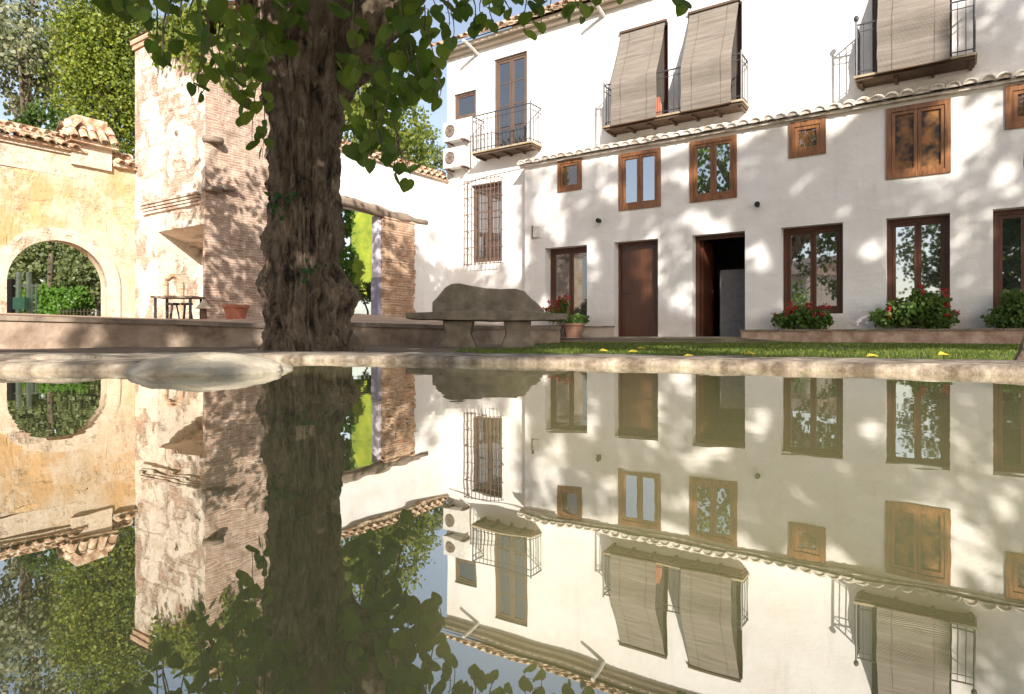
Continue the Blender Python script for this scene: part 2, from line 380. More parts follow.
# coping: worn stone rim with an inner face, a wobbling top and a long left shelf
mb = MB(); prof = []
for j, (x, y) in enumerate(PE):
    a = Vector(PE[j - 1]); c = Vector(PE[(j + 1) % n_]); t = (c - a).normalized(); nn = Vector((t.y, -t.x))
    if nn.dot(Vector((x, y))) < 0: nn = -nn
    wd_ = .34 + (.55 * (1 - sm(-1.35, -.8, x)) if y > 0 else 0)
    w0 = .006 * fbm(x * 5, y * 5, 2, 4)
    row = [(0.012 + w0, -.3), (0.004 + w0, -.02), (w0, .008), (.010 + w0, .020), (.03, .024)]
    row += [(wd_ * q, .024 + .002 * q) for q in (.15, .35, .55, .8, 1)] + [(wd_ + .012, .01), (wd_ + .015, -.12)]
    prof.append([(x + nn.x * o, y + nn.y * o, z + (0.004 * fbm((x + nn.x * o) * 7, (y + nn.y * o) * 7, 1, 4) if z > 0 else 0)) for o, z in row])
K = len(prof[0])
for r in prof: mb.v += r
for j in range(n_):
    for k in range(K - 1):
        a = j * K + k; b = ((j + 1) % n_) * K + k; mb.f.append((a, b, b + 1, a + 1))
tag(mb.build('pool_coping', M['coping'], smooth=True), kind='structure')
# rounded pale rock at the rim
def blob(mb, c, r, seg=40, rings_=20, amp=.12, f=2.5, flat=0):
    i0 = len(mb.v)
    for k in range(rings_ + 1):
        ph = pi * k / rings_ - pi / 2
        for j in range(seg):
            t = 2 * pi * j / seg; d = Vector((cos(ph) * cos(t), cos(ph) * sin(t), sin(ph)))
            w = 1 + amp * fbm(d.x * f + c[0], d.y * f + c[1], d.z * f + c[2], 4)
            mb.v.append((c[0] + d.x * r[0] * w, c[1] + d.y * r[1] * w, c[2] + d.z * r[2] * w))
    for k in range(rings_):
        for j in range(seg):
            a = i0 + k * seg + j; b = i0 + k * seg + (j + 1) % seg; mb.f.append((a, b, b + seg, a + seg))
mb = MB(); blob(mb, (-.83, 1.80, -.008), (.20, .22, .058), seg=70, rings_=40, amp=.13, f=2.0)
tag(wsolo(mb, 'boulder', M['rock'], (-.80, 1.80, 0), True), 'smooth pale rounded rock half sunk at the left pool rim', 'rock')
mb = MB(); blob(mb, (-1.42, 1.98, .012), (.26, .14, .030), amp=.3, f=2.2)
tag(wsolo(mb, 'boulder', M['coping'], (-1.42, 1.98, 0), True), 'low flat brownish stone on the pool rim left of the pale rock', 'rock')

# lawn: sheet and blades
def inlawn(x, y):
    r = Vector((x, y - 16.22)); u = r.dot(UX); v = r.dot(VX)
    px = 512 + 650 * x / max(y, .1)
    return v < -1.25 and px > 470 + 60 * fbm(x, y, 3, 2) + 60 * sm(4.5, 8, y) and u < 16 and y > .2
def poolout(x, y, m=.36):
    # outside the coping on the facade side
    import bisect
    best = 9
    for (a, b) in PE: best = min(best, (a - x) ** 2 + (b - y) ** 2)
    return best > m * m
mb = MB(); nb = 0; st = .22; tries = 0
cells = {}
yy = 1.6
while yy < 13:
    xx = -1.6
    while xx < 12:
        if inlawn(xx + st / 2, yy + st / 2) and poolout(xx, yy, .40) and poolout(xx + st, yy, .40) and yy > 2.4 - xx * .62 - .0 + .25:
            pts = [(xx, yy), (xx + st, yy), (xx + st, yy + st), (xx, yy + st)]
            mb.quad(*[(a, b, gz(a, b) + .006) for a, b in pts]); cells[(xx, yy)] = 1
        xx += st
    yy += st
tag(mb.build('lawn', M['lawnbase']), kind='structure')
mb = MB()
for (cx, cy) in cells:
    d = 150 if cy < 4 else (80 if cy < 6 else 34)
    for k in range(d):
        x, y = cx + random.random() * st, cy + random.random() * st
        z = gz(x, y) + .004; dens = fbm(x * 1.7, y * 1.7, 9, 3)
        if dens < -.25 and random.random() < .7: continue
        hgt = random.uniform(.012, .032); t = random.uniform(0, pi); w = random.uniform(.0025, .005) * (1 if cy < 5 else 1.8)
        dx, dy = cos(t) * w, sin(t) * w; lx, ly = random.gauss(0, .01), random.gauss(0, .01)
        mb.quad((x - dx, y - dy, z), (x + dx, y + dy, z), (x + lx, y + ly, z + hgt))
tag(mb.build('grass', M['grass']), 'short green grass growing between the pool rim and the white house', 'grass', kind='stuff')
# fallen leaves
FL = [(641, 347, 'yellow fallen leaf on the lawn below the closed brown door, farther of two'), (633, 353, 'small yellow leaf flat on the grass left of the others near the brown door'),
      (689, 358, 'upright yellow leaf on the lawn edge just behind the pool coping below the open doorway'), (750, 354, 'yellow leaf lying on the lawn in front of the planter start'),
      (872, 356, 'large peaked yellow leaf on the lawn below the tall planter shrub window'), (943, 355, 'thin yellow leaf on the lawn in front of the middle planter shrub right side'),
      (603, 352, 'pale curled leaf on the grass right of the stone bench')]
for x, y, lb in FL:
    Y = min(5.8, .125 * 650 / (y - HZ)); p = at(x, y, Y); p.z = gz(p.x, p.y) + .022
    mb = MB(); sz = .05
    for a in range(2):
        if a: break
        o = [(-.7, 0, -.05), (-.35, .35, .22), (-.05, .42, .40 + .1 * sin(x)), (.35, .3, .26), (.8, .0, .05), (.35, -.32, .0), (-.1, -.4, .08), (-.45, -.25, .02)]
        mb.quad(*[(p.x + q[0] * sz, p.y + q[1] * sz + a * .004, p.z + q[2] * sz) for q in o])
    tag(wsolo(mb, 'fallen_leaf', M['dead'], tuple(p)), lb, 'leaf', 'yellow leaves fallen on the lawn')

# terrace ground behind the retaining wall
FR = [((-40, -6), .36), ((-14, 3.6), .34), ((-8.6, 5.9), .33), ((-5.51, 7.0), .31), ((-3.95, 7.6), .275), ((-3.10, 8.0), .24), ((-2.2, 8.5), .265), ((-1.08, 9.2), .245), ((-.1, 9.9), .24), ((.775, 10.5), .235), ((1.0, 13.6), .22)]
BK = [((-44, 8), .5), ((-18, 8.4), .5), ((-10.5, 9.7), .5), ((-9.15, 11.6), .50), ((-7.85, 13.5), .46), ((-5.75, 12.1), .40), ((-4.9, 13.3), .50), ((-3.6, 15.2), .60), ((-1.9, 17.7), .50), ((-.5, 16.9), .34), ((1.1, 15.3), .24)]
FA = [(-80, 60), (-60, 60), (-45, 60), (-35, 60), (-28, 60), (-20, 60), (-14, 60), (-8, 60), (-1.9, 30), (-.4, 24), (1.1, 18)]
mb = MB()
for i in range(len(FR) - 1):
    for k in range(12):
        t0, t1 = k / 12, (k + 1) / 12
        def pt(i, t):
            (a, za), (b, zb) = FR[i], BK[i]; return (a[0] + (b[0] - a[0]) * t, a[1] + (b[1] - a[1]) * t, za + .0 + (zb - za) * t)
        mb.quad(pt(i, t0), pt(i + 1, t0), pt(i + 1, t1), pt(i, t1))
    if i < 8:
        mb.quad((*BK[i][0], BK[i][1]), (*BK[i + 1][0], BK[i + 1][1]), (*FA[i + 1], .55), (*FA[i], .55))
tag(mb.build('terrace_floor', M['paving']), kind='structure')
mb = MB(); mc = MB()
for i in range(len(FR) - 1):
    (a, za), (b, zb) = FR[i], FR[i + 1]; a, b = Vector(a), Vector(b); t = (b - a).normalized(); nn = Vector((t.y, -t.x))
    ns = max(1, int((b - a).length / .3))
    for k in range(ns):
        p = a + (b - a) * (k / ns); q = a + (b - a) * ((k + 1) / ns); zp = za + (zb - za) * k / ns; zq = za + (zb - za) * (k + 1) / ns
        def ring(p, z, o0, o1, zlo, zhi): return [(p.x + nn.x * o0, p.y + nn.y * o0, zlo), (p.x + nn.x * o0, p.y + nn.y * o0, zhi), (p.x + nn.x * o1, p.y + nn.y * o1, zhi), (p.x + nn.x * o1, p.y + nn.y * o1, zlo)]
        for m_, o0, o1, dl, dh in ((mb, .0, -.3, None, -.05), (mc, .03, -.33, -.052, .0)):
            j0 = .006 * fbm(p.x * 3, p.y * 3, 0, 3); j1 = .006 * fbm(q.x * 3, q.y * 3, 0, 3)
            A = ring(p, zp, o0 + j0, o1, -.2 if dl is None else zp + dl, zp + dh + (j0 if dl else 0)); B = ring(q, zq, o0 + j1, o1, -.2 if dl is None else zq + dl, zq + dh + (j1 if dl else 0))
            for e in range(4): m_.quad(A[e], B[e], B[(e + 1) % 4], A[(e + 1) % 4])
rw = thing('retaining_wall', 'low stained retaining wall with dark stone cap running behind the tree', 'wall', (-5.5, 7, 0))
mb.build('wall_body', M['concrete'], rw); mc.build('cap_stone', M['cap'], rw)
# paved walk along the house
mb = MB(); 
for k in range(30):
    u0, u1 = .3 + k * .5, .8 + k * .5
    if u1 > 5.9: break
    mb.quad(*[(u, v, max(.03, gz(*uv2w(u, v)[:2]) + .012)) for u, v in ((u0, -1.3), (u1, -1.3), (u1, -.001), (u0, -.001))])
tag(fsolo(mb, 'path', M['concrete'], (0, 0, 0)), kind='structure')

# ------------------------------------------------------------ the white house
H = thing('white_house', 'long white stuccoed two storey house with wooden windows and tiled eaves', 'house', (0, 0, 0), frame=True)
UR = 15.0
def op(x0, x1, y0, y1, c=0.0, xm=None):
    ua, _ = onv(c, x0); ub, _ = onv(c, x1); xm = (x0 + x1) / 2
    return [ua, ub, onv(c, xm, y1)[1], onv(c, xm, y0)[1]]
G = {'w1': op(545, 587, 247, 317), 'd1': op(614, 658, 240, 337), 'd2': op(692, 745, 233, 337), 'w2': op(781, 843, 224, 312), 'w3': op(886, 950, 215, 308), 'w4': op(993, 1062, 206, 308)}
for k in G: G[k][3] = 2.19
G['d1'][2] = .05; G['d2'][2] = .05; G['w1'][2] = .42
for k in ('w2', 'w3', 'w4'): G[k][2] = .50
F = {'s1': op(558, 582, 160, 191), 'a': op(619, 661, 150, 209), 'b': op(690, 737, 137, 201), 's2': op(789, 826, 120.5, 156), 'c': op(886, 951, 102, 177), 's3': op(1005, 1048, 83, 127)}
for k in 'abc': F[k][2] = 2.88; F[k][3] = 4.15
UL = onv(0, 525)[0]
mb = MB(); wall_v(mb, UL, UR, -.25, 4.22, 0, .35, list(G.values()) + list(F.values()))
mb.build('lower_wall', M['white'], H)
V2 = .352; UC = -2.39
U2 = {'door1': op(494, 527, 60, 150, V2), 'small': op(454, 476, 92, 118, V2), 'grille': op(471, 502, 183, 262, V2), 'bd1': op(622, 668, 30, 118, V2), 'bd2': op(688, 742, 8, 105, V2), 'bd3': op(872, 952, -60, 65, V2)}
for k in ('door1', 'bd1', 'bd2', 'bd3'): U2[k][2] = 4.80; U2[k][3] = 7.0
U2['door1'][3] = 7.28
mb = MB(); wall_v(mb, UC, UR, -.25, 7.80, V2, .70, list(U2.values()) + [(UL + .002, UR + 1, -1, 4.218)])
mb.build('upper_wall', M['white'], H)
mb = MB()
mb.quad((UC, .70, -.25), (UC, 7, -.25), (UC, 7, 7.8), (UC, .70, 7.8)); mb.quad((UR, .70, -.25), (UR, 7, -.25), (UR, 7, 7.8), (UR, .70, 7.8)); mb.quad((UC, 7, -.25), (UR, 7, -.25), (UR, 7, 7.8), (UC, 7, 7.8))
mb.quad((UC, .7, 7.79), (UR, .7, 7.79), (UR, 7, 7.79), (UC, 7, 7.79))
mb.quad((UC, 3.86, 10.0), (UC, .7, 7.8), (UC, 7, 7.8)); mb.quad((UR, 3.86, 10.0), (UR, .7, 7.8), (UR, 7, 7.8))
mb.build('end_wall', M['white'], H)
def tiles(mb, a, b, up, spacing=.23, r=.085, seg=7, rows=1, rowstep=0, jit=.006, thick=.018, plug=False):
    """barrel tiles laid side by side from a to b, each running along vector up"""
    a, b, up = Vector(a), Vector(b), Vector(up); L = (b - a).length; t = (b - a).normalized(); nn = t.cross(up).normalized()
    if nn.z < 0: nn = -nn
    k = int(L / spacing)
    for i in range(k):
        for r_ in range(rows):
            p = a + t * ((i + .5) * spacing + random.gauss(0, jit)) + up * (r_ / rows) + nn * (random.gauss(0, jit) + .012 * 0)
            q = p + up * (1.0 / rows) * 1.06 ; p = p + nn * .015
            i0 = len(mb.v); rr = r * random.uniform(.96, 1.05)
            for (c, s1) in ((p, 1.0), (q, .86)):
                for (ra) in (rr * s1, rr * s1 - thick):
                    for j in range(seg):
                        th = pi * j / (seg - 1); mb.v.append(tuple(c + t * cos(th) * ra + nn * sin(th) * ra * .85))
            if plug:
                c = p + up.normalized() * .02; i1 = len(mb.v)
                for j in range(seg): th = pi * j / (seg - 1); mb.v.append(tuple(c + t * cos(th) * (rr - thick) + nn * (sin(th) * (rr - thick) * .85)))
                mb.f.append(tuple(range(i1, i1 + seg)))
            for j in range(seg - 1):
                mb.f.append((i0 + j, i0 + j + 1, i0 + 2 * seg + j + 1, i0 + 2 * seg + j)); mb.f.append((i0 + seg + j, i0 + 3 * seg + j, i0 + 3 * seg + j + 1, i0 + seg + j + 1))
                mb.f.append((i0 + j, i0 + seg + j, i0 + seg + j + 1, i0 + j + 1))
mb = MB(); tiles(mb, (UL - .12, -.19, 4.255), (UR, -.19, 4.255), (0, .54, .20), rows=2, r=.112, seg=9, thick=.022, plug=True)
mb.box(UL - .1, UR, -.10, .345, 4.221, 4.262)
for k in range(int((UR - UL) / .23)): pass
mb.quad((UL - .1, -.13, 4.264), (UR, -.13, 4.264), (UR, .345, 4.44), (UL - .1, .345, 4.44))
mb.build('lower_eave', M['tilew'], H)
mb = MB(); mb.box(UC - .12, UR, .20, .349, 7.66, 7.80); mb.box(UC - .16, UR, .08, .199, 7.74, 7.83); mb.build('cornice', M['cream'], H)
mb = MB(); tiles(mb, (UC - .25, -.14, 7.86), (UR, -.14, 7.86), (0, 4.0, 2.2), rows=9)
mb.quad((UC - .25, -.02, 7.84), (UR, -.02, 7.84), (UR, 3.86, 10.02), (UC - .25, 3.86, 10.02)); mb.quad((UC - .25, 7.6, 7.6), (UR, 7.6, 7.6), (UR, 3.86, 10.02), (UC - .25, 3.86, 10.02))
mb.build('roof', M['tile'], H)
# windows
def window(o, v, mat, glassm, fw=.07, sashes=2, sw=.05, proud=.02, depth=.07, name='window', bars=0, half=False):
    a, b, c, d = o
    mb = MB(); e = .001
    v0, v1 = v - proud, v + depth
    for x in ((a + e, a + fw, c + e, d - e), (b - fw, b - e, c + e, d - e), (a + fw, b - fw, d - fw, d - e), (a + fw, b - fw, c + e, c + fw)): mb.box(x[0], x[1], v0, v1, x[2], x[3])
    wn = mb.build(name, mat, H)
    n_ = sashes; wdt = (b - a - 2 * fw) / n_
    for k in range(n_):
        x0 = a + fw + k * wdt + .004; x1 = x0 + wdt - .008; z0, z1 = c + fw + .004, d - fw - .004; m_ = MB(); w0, w1 = v0 + .018, v1 - .012
        for x in ((x0, x0 + sw, z0, z1), (x1 - sw, x1, z0, z1), (x0 + sw, x1 - sw, z1 - sw, z1), (x0 + sw, x1 - sw, z0, z0 + sw * 1.3)): m_.box(x[0], x[1], w0, w1, x[2], x[3])
        for q in range(bars):
            zz = z0 + (z1 - z0) * (q + 1) / (bars + 1); m_.box(x0 + sw, x1 - sw, w0 + .01, w1 - .01, zz - .012, zz + .012)
        s_ = m_.build('sash', mat, wn)
        p_ = MB(); vm = (w0 + w1) / 2; p_.box(x0 + sw - .003, x1 - sw + .003, vm, vm + .006, z0 + sw, z1 - sw + .003)
        p_.build('pane', glassm, wn)
    # dark backing sheet added behind the frame so no daylight leaks through
    m_ = MB(); m_.box(a - .02, b + .02, v1 + .12, v1 + .13, c - .02, d + .02); m_.build('dark_backing', M['dark'], wn)
    return wn
for k in ('a', 'b'): window(F[k], 0, M['orange'], M['glass'], .085, 2, .055, .03)
window(F['s1'], 0, M['orange'], M['glassamber'], .075, 1, .05, .03); window(F['s2'], 0, M['orange'], M['glassamber'], .10, 1, .06, .03); window(F['s3'], 0, M['orange'], M['glassamber'], .10, 1, .06, .03)
window(F['c'], 0, M['orange'], noisy('amber_shutter', (.015, .007, .003), (.30, .13, .03), 3, .45, .1, .01, 20, lo=.42, hi=.62), .085, 2, .055, .03)
for k in ('w1', 'w2', 'w3', 'w4'): window(G[k], .26 if k == 'w1' else .21, M['brown'], M['glasslo'] if k == 'w1' else M['glass'], .085, 2, .05, 0)
for k in ('door1',): window(U2[k], V2 + .05, M['midbrown'], M['glassmid'], .06, 2, .06, 0, bars=3)
window(U2['small'], V2 + .05, M['midbrown'], M['glassmid'], .06, 1, .04, 0)
window(U2['grille'], V2 + .12, M['midbrown'], M['glassmid'], .06, 2, .05, 0, bars=2)
for k in ('bd1', 'bd2', 'bd3'): window(U2[k], V2 + .12, M['brown'], M['glasslo'], .07, 2, .06, 0)
# amber inner shutters behind the big upper window
a, b, c, d = F['c']
# doors
a, b, c, d = G['d1']
mb = MB(); e = .002
for x in ((a + e, a + .07, c, d - e), (b - .07, b - e, c, d - e), (a + .07, b - .07, d - .07, d - e)): mb.box(x[0], x[1], .23, .33, x[2], x[3])
df = mb.build('door_frame', M['brown'], H)
mb = MB(); mb.box(a + .072, b - .072, .26, .30, c + .01, d - .072)
for z in (.42, 1.32):
    mb.box(a + .17, b - .17, .252, .259, z, z + .72)
dr = mb.build('door', woodmat('reddish_door_wood', (.060, .022, .010), (.11, .042, .019), .35), H); tag(dr, 'closed reddish brown door')
mb = MB(); mb.tube([(a + .13, .26, 1.05), (a + .13, .20, 1.05), (a + .22, .20, 1.05)], .012, 8); mb.build('handle', M['iron'], dr)
a, b, c, d = G['d2']
mb = MB()
for x in ((a + e, a + .08, c, d - e), (b - .06, b - e, c, d - e), (a + .08, b - .06, d - .08, d - e)): mb.box(x[0], x[1], .23, .33, x[2], x[3])
mb.build('door_frame', M['brown'], H)
mb = MB(); mb.box(a + .085, a + .125, .34, 1.1, c + .01, d - .085); dr = mb.build('door', M['brown'], H); tag(dr, 'dark brown door swung open inwards')
mb = MB(); mb.tube([(a + .125, .9, 1.05), (a + .18, .9, 1.05), (a + .18, .8, 1.05)], .012, 8); mb.build('handle', M['iron'], dr)
mb = MB()   # room behind the open door
x0, x1, y0, y1, z0, z1 = a - .6, b + 1.2, .353, 3.6, .045, 2.6
mb.quad((x0, y0, z0), (x1, y0, z0), (x1, y1, z0), (x0, y1, z0)); mb.quad((x0, y0, z1), (x1, y0, z1), (x1, y1, z1), (x0, y1, z1))
mb.quad((x0, y1, z0), (x1, y1, z0), (x1, y1, z1), (x0, y1, z1)); mb.quad((x0, y0, z0), (x0, y1, z0), (x0, y1, z1), (x0, y0, z1)); mb.quad((x1, y0, z0), (x1, y1, z0), (x1, y1, z1), (x1, y0, z1))
mb.build('entrance_room', M['room'], H)
mb = MB(); mb.box(b - .72, b - .10, .75, .80, .05, 1.50); mb.build('inner_panel', plain('dim_panel', (.20, .19, .19), .8), H)
# balconies
def balcony(x0, x1, finial=False, cap=False, name='balcony'):
    p = .5; v = V2 - p; u0 = onv(v, x0)[0]; u1 = onv(v, x1)[0]; z = 4.70
    mb = MB(); mb.box(u0 - .02, u1 + .02, v - .02, V2 - .002, z + .06, z + .10); bl = mb.build(name, M['slab'], H)
    mb = MB(); mb.box(u0 + .01, u1 - .01, v + .02, V2 - .002, z + .015, z + .058); mb.build('floor_board', M['slabw'], bl)
    k = max(2, int((u1 - u0) / .45))
    for i in range(k + 1):
        mb = MB(); uu = u0 + .05 + (u1 - u0 - .14) * i / k; mb.box(uu, uu + .05, v + .10, V2 - .002, z - .03, z + .013); mb.build('bracket', M['slabw'], bl)
    mb = MB(); zt = 5.72; zb = z + .17; r = .011
    path = [(u0 + .02, V2), (u0 + .02, v + .01), (u1 - .02, v + .01), (u1 - .02, V2)]
    for i in range(3):
        (a, b), (c, d) = path[i], path[i + 1]
        for zz, rr in ((zt, .017), (zb, .012), (zt - .13, .009)): mb.tube([(a, b, zz), (c, d, zz)], rr, 4)
        L = math.hypot(c - a, d - b); k = int(L / .115)
        for j in range(k + 1):
            x, y = a + (c - a) * j / k, b + (d - b) * j / k; mb.tube([(x, y, z + .1), (x, y, zt)], r * .75, 4)
    for (a, b) in path[1:3]:
        mb.tube([(a, b, z + .1), (a, b, zt + .06)], .02, 6)
        if finial: blob(mb, (a, b, zt + .12), (.045, .045, .06), 10, 8, 0)
    mb.build('railing', M['iron'], bl)
    return u0, u1
B1 = balcony(472, 531); B2 = balcony(603, 742); B3 = balcony(855, 976, True)
# drain pipe and spouts
mb = MB(); ud = UL - .06
mb.tube([(ud, .28, .1), (ud, .28, 4.35), (ud - .02, .28, 4.6)], .035, 8)
for z in (.9, 2.2, 3.5): mb.tube([(ud, .28, z), (ud, .28, z + .05)], .045, 8)
mb.build('drainpipe', M['pipe'], H)
for x in (478, 604):
    u = onv(V2, x)[0]; mb = MB(); mb.tube([(u, V2, 7.55), (u, V2 - .25, 7.62), (u, V2 - .62, 7.70)], .045, 8); mb.build('rain_spout', M['pipe'], H)
# cable along wall
mb = MB(); mb.tube([(UC + .1, V2 - .02, 4.1), (-1, V2 - .02, 4.28), (UL - .1, V2 - .02, 4.34)], .012, 4); mb.build('cable', M['pipe'], H)
# window grille (cage)
a, b, c, d = U2['grille']
mb = MB(); a -= .05; b += .04; c -= .06; d += .06; gv = V2 - .22
for zz in [c + (d - c) * i / 5 for i in range(6)]: mb.tube([(a, V2, zz), (a, gv, zz), (b, gv, zz), (b, V2, zz)], .012, 4)
k = 9
for i in range(k + 1): x = a + (b - a) * i / k; mb.tube([(x, gv, c - .03), (x, gv, d + .03)], .010, 4)
for i in (1,): mb.tube([(a, V2 - .1, c), (a, V2 - .1, d)], .010, 4); mb.tube([(b, V2 - .1, c), (b, V2 - .1, d)], .010, 4)
mb.build('window_grille', M['rust'], H)
# wall spotlights and square vent (separate fittings)
for x, y, lb in ((600, 221, 'small black spotlight on the white wall above and between the small window and brown door'), (758, 205, 'small black spotlight on the white wall right of the open doorway')):
    u, z = onv(-.01, x, y); t = thing('wall_lamp', lb, 'lamp', (u, 0, z), 'black spotlights on the house wall', True)
    mb = MB(); mb.box(u - .03, u + .03, -.03, -.001, z - .04, z + .04); mb.build('bracket', M['black'], t)
    mb = MB(); mb.tube([(u, -.03, z + .01), (u + .02, -.16, z - .01)], [.03, .055], 10); mb.build('lamp_head', M['black'], t)
u, z = onv(0, 537, 232); t = thing('utility_box', 'small square cream box on the wall beside the drainpipe', 'box', (u, 0, z), frame=True)
mb = MB(); mb.box(u - .09, u + .09, -.05, -.001, z - .13, z + .13); mb.build('box_body', M['ac'], t); mb = MB(); mb.box(u - .12, u - .092, -.06, -.001, z - .15, z + .15); mb.build('hinge_frame', M['rust'], t)
# AC units
for (x, y, lb) in ((456, 130, 'upper cream air conditioner unit on the house corner below the small window'), (456, 157, 'lower cream air conditioner unit on the house corner')):
    u, z = onv(V2 - .3, x, y); u -= .05
    t = thing('air_conditioner', lb, 'air conditioner', (u, V2, z), 'air conditioner units on the house corner', True)
    a, b, v0 = u - .38, u + .34, V2 - .32
    mb = MB(); mb.box(a, b, v0, V2 - .08, z - .26, z + .26); mb.build('casing', M['ac'], t)
    mb = MB(); cx = a + .24
    for r in (.05, .09, .13, .16): mb.tube([(cx + r * cos(q * pi / 12), v0 - .012, z + r * sin(q * pi / 12)) for q in range(25)], .007, 4, False)
    for q in range(8): mb.tube([(cx, v0 - .012, z), (cx + .16 * cos(q * pi / 4), v0 - .012, z + .16 * sin(q * pi / 4))], .005, 4)
    mb.build('fan_guard', M['rust'], t)
    mb = MB(); mb.lathe((0, 0, 0), [(0, 0)], 3); mb = MB()
    mb.quad(*[(cx + .15 * cos(q * pi / 8), v0 - .003, z + .15 * sin(q * pi / 8)) for q in range(16)]); mb.build('fan', M['fan'], t)
    for xx in (a + .08, b - .1): mb = MB(); mb.box(xx, xx + .04, v0 - .03, V2 - .001, z - .30, z - .262); mb.tube([(xx + .02, v0, z - .3), (xx + .02, V2 - .01, z - .42)], .012, 4); mb.build('bracket', M['rust'], t)
# reed blinds
def blind(x0, x1, side, lb, ztop=7.02):
    v = V2 - .5 - .06; u0 = onv(v, x0)[0]; u1 = onv(v, x1)[0]; ut = (u0 + .02, u1 + .02)
    t = thing('reed_blind', lb, 'blind', (u0, V2, 4.9), 'reed blinds hung over the balcony rails', True)
    prof = [(V2 - .03, ztop)] + [(V2 - .03 + (v - V2 + .03) * k / 14 - .05 * sin(pi * k / 14) * -1, ztop + (5.74 - ztop) * k / 14) for k in range(1, 15)] + [(v - .012 * sin(k), 5.74 - .99 * k / 10) for k in range(1, 11)]
    mb = MB(); nu = 10
    for s_ in (0, .012):
        i0 = len(mb.v)
        for (vv, zz) in prof:
            for j in range(nu + 1):
                u = u0 + (u1 - u0) * j / nu; mb.v.append((u + .012 * fbm(zz * 3, j * .1, x0), vv + s_ + .02 * fbm(u * 1.5, zz * 1.5, x0, 2), zz + .012 * fbm(u * 2, x0, zz, 2)))
        for r in range(len(prof) - 1):
            for j in range(nu):
                a = i0 + r * (nu + 1) + j; mb.f.append((a, a + 1, a + nu + 2, a + nu + 1))
    mb.build('reed_mat', M['reed'], t, smooth=True)
    mb = MB(); mb.box(u0 - .03, u1 + .04, V2 - .07, V2 - .002, ztop - .02, ztop + .03); mb.build('head_rail', M['slabw'], t)
    mb = MB(); mb.tube([(u0 - .01, v - .02, 4.745), (u1 + .01, v - .02, 4.745)], .018, 6); mb.build('bottom_bar', M['slabw'], t)
    mb = MB()
    for f_ in (.22, .8):
        uu = u0 + (u1 - u0) * f_; mb.tube([(uu, vv - .012, zz) for vv, zz in prof], .0025, 4)
    mb.build('cord', M['rust'], t)
blind(611, 656, 0, 'left reed blind of the wide balcony, above the tiled eave'); blind(681, 731, 0, 'right reed blind of the wide balcony, above the tiled eave'); blind(877, 950, 0, 'wide brown reed blind over the right balcony with ball finials')
# little terracotta bottle on the wide balcony
u = onv(-.0, 657)[0]; mb = MB(); mb.lathe((u, .05, 4.80), [(0, 0), (.07, .0), (.09, .15), (.08, .32), (.05, .4), (.05, .46), (.0, .46)], 14)
tag(fsolo(mb, 'clay_jar', M['pot'], (u, .05, 4.8), True), 'small orange clay jar on the balcony behind the left blind', 'jar')

# ------------------------------------------------------------ doorway wall beside the house (faces +u)
def pbox(mb, u0, u1, v0, v1, z0, z1): mb.box(u0, u1, v0, v1, z0, z1)
dw = thing('doorway_wall', 'white garden wall with ruined timber lintel doorway and tiled top', 'wall', (UC, 0, 0), frame=True)
va = onu(UC, 383)[0]; vb = onu(UC, 412)[0]; vd = onu(UC, 318)[0]; WT = .17; VT0 = -6.63
mb = MB(); 
# swap roles: wall in plane u -> build using wall_v on (v) axis then rotate coordinates
def wall_u(mb, v0, v1, z0, z1, ua, ub, ops):
    t = MB(); wall_v(t, v0, v1, z0, z1, ua, ub, ops); i = len(mb.v)
    mb.v += [(y, x, z) for x, y, z in t.v]; mb.f += [tuple(i + k for k in f) for f in t.f]
wall_u(mb, VT0 + 2.2, .349, .2, 4.28, UC, UC - WT, [(vd, va, .1, 3.02)])
mb.build('wall_body', M['white2'], dw)
mb = MB()   # exposed brick jamb with ragged side
zz = .45
while zz < 2.98:
    j = .05 * fbm(zz * 2, 3, 0, 4) + random.uniform(-.025, .025); mb.box(UC - WT - .01, UC + .05 + random.uniform(-.012, .012), va - .01 + random.uniform(-.015, .01), vb + j * 1.6 + .05, zz, zz + .052); zz += .058
mb.build('brick_jamb', M['brick2'], dw)
mb = MB(); mb.box(UC - WT - .10, UC - .06, va - .11, va - .012, 1.5, 3.0); jb = mb.build('inner_jamb', M['lilac'], dw)
mb = MB(); mb.box(UC - WT - .12, UC - .055, va - .12, va - .012, .4, 1.49); mb.build('inner_dado', M['bluegrey'], dw)
mb = MB(); pts = []
v1_ = onu(UC, 427)[0]; nn_ = 16
pts = [(UC - .02 + .01 * fbm(i, 1, 0), vd - .5 + (v1_ - vd + .5) * i / nn_, 3.10 + .05 * sin(i * .35) + .012 * fbm(i * .6, 0, 0)) for i in range(nn_ + 1)]
mb.tube(pts, [.125 + .02 * fbm(i * .5, 5, 1) - (.05 if i > 13 else 0) for i in range(nn_ + 1)], 14, jitter=.25, nf=5); mb.build('lintel_beam', M['oldwood'], dw, smooth=True)
mb = MB(); tiles(mb, (UC + .12, -4.36, 4.31), (UC + .12, .3, 4.31), (-.36, 0, .16), rows=1); tiles(mb, (UC - WT - .12, -4.36, 4.31), (UC - WT - .12, .3, 4.31), (.36, 0, .16), rows=1)
mb.box(UC - WT - .08, UC + .08, -4.36, .34, 4.281, 4.33); mb.tube([(UC - WT / 2, -4.36, 4.47), (UC - WT / 2, .3, 4.47)], .09, 8)
mb.build('tile_coping', M['tile'], dw)

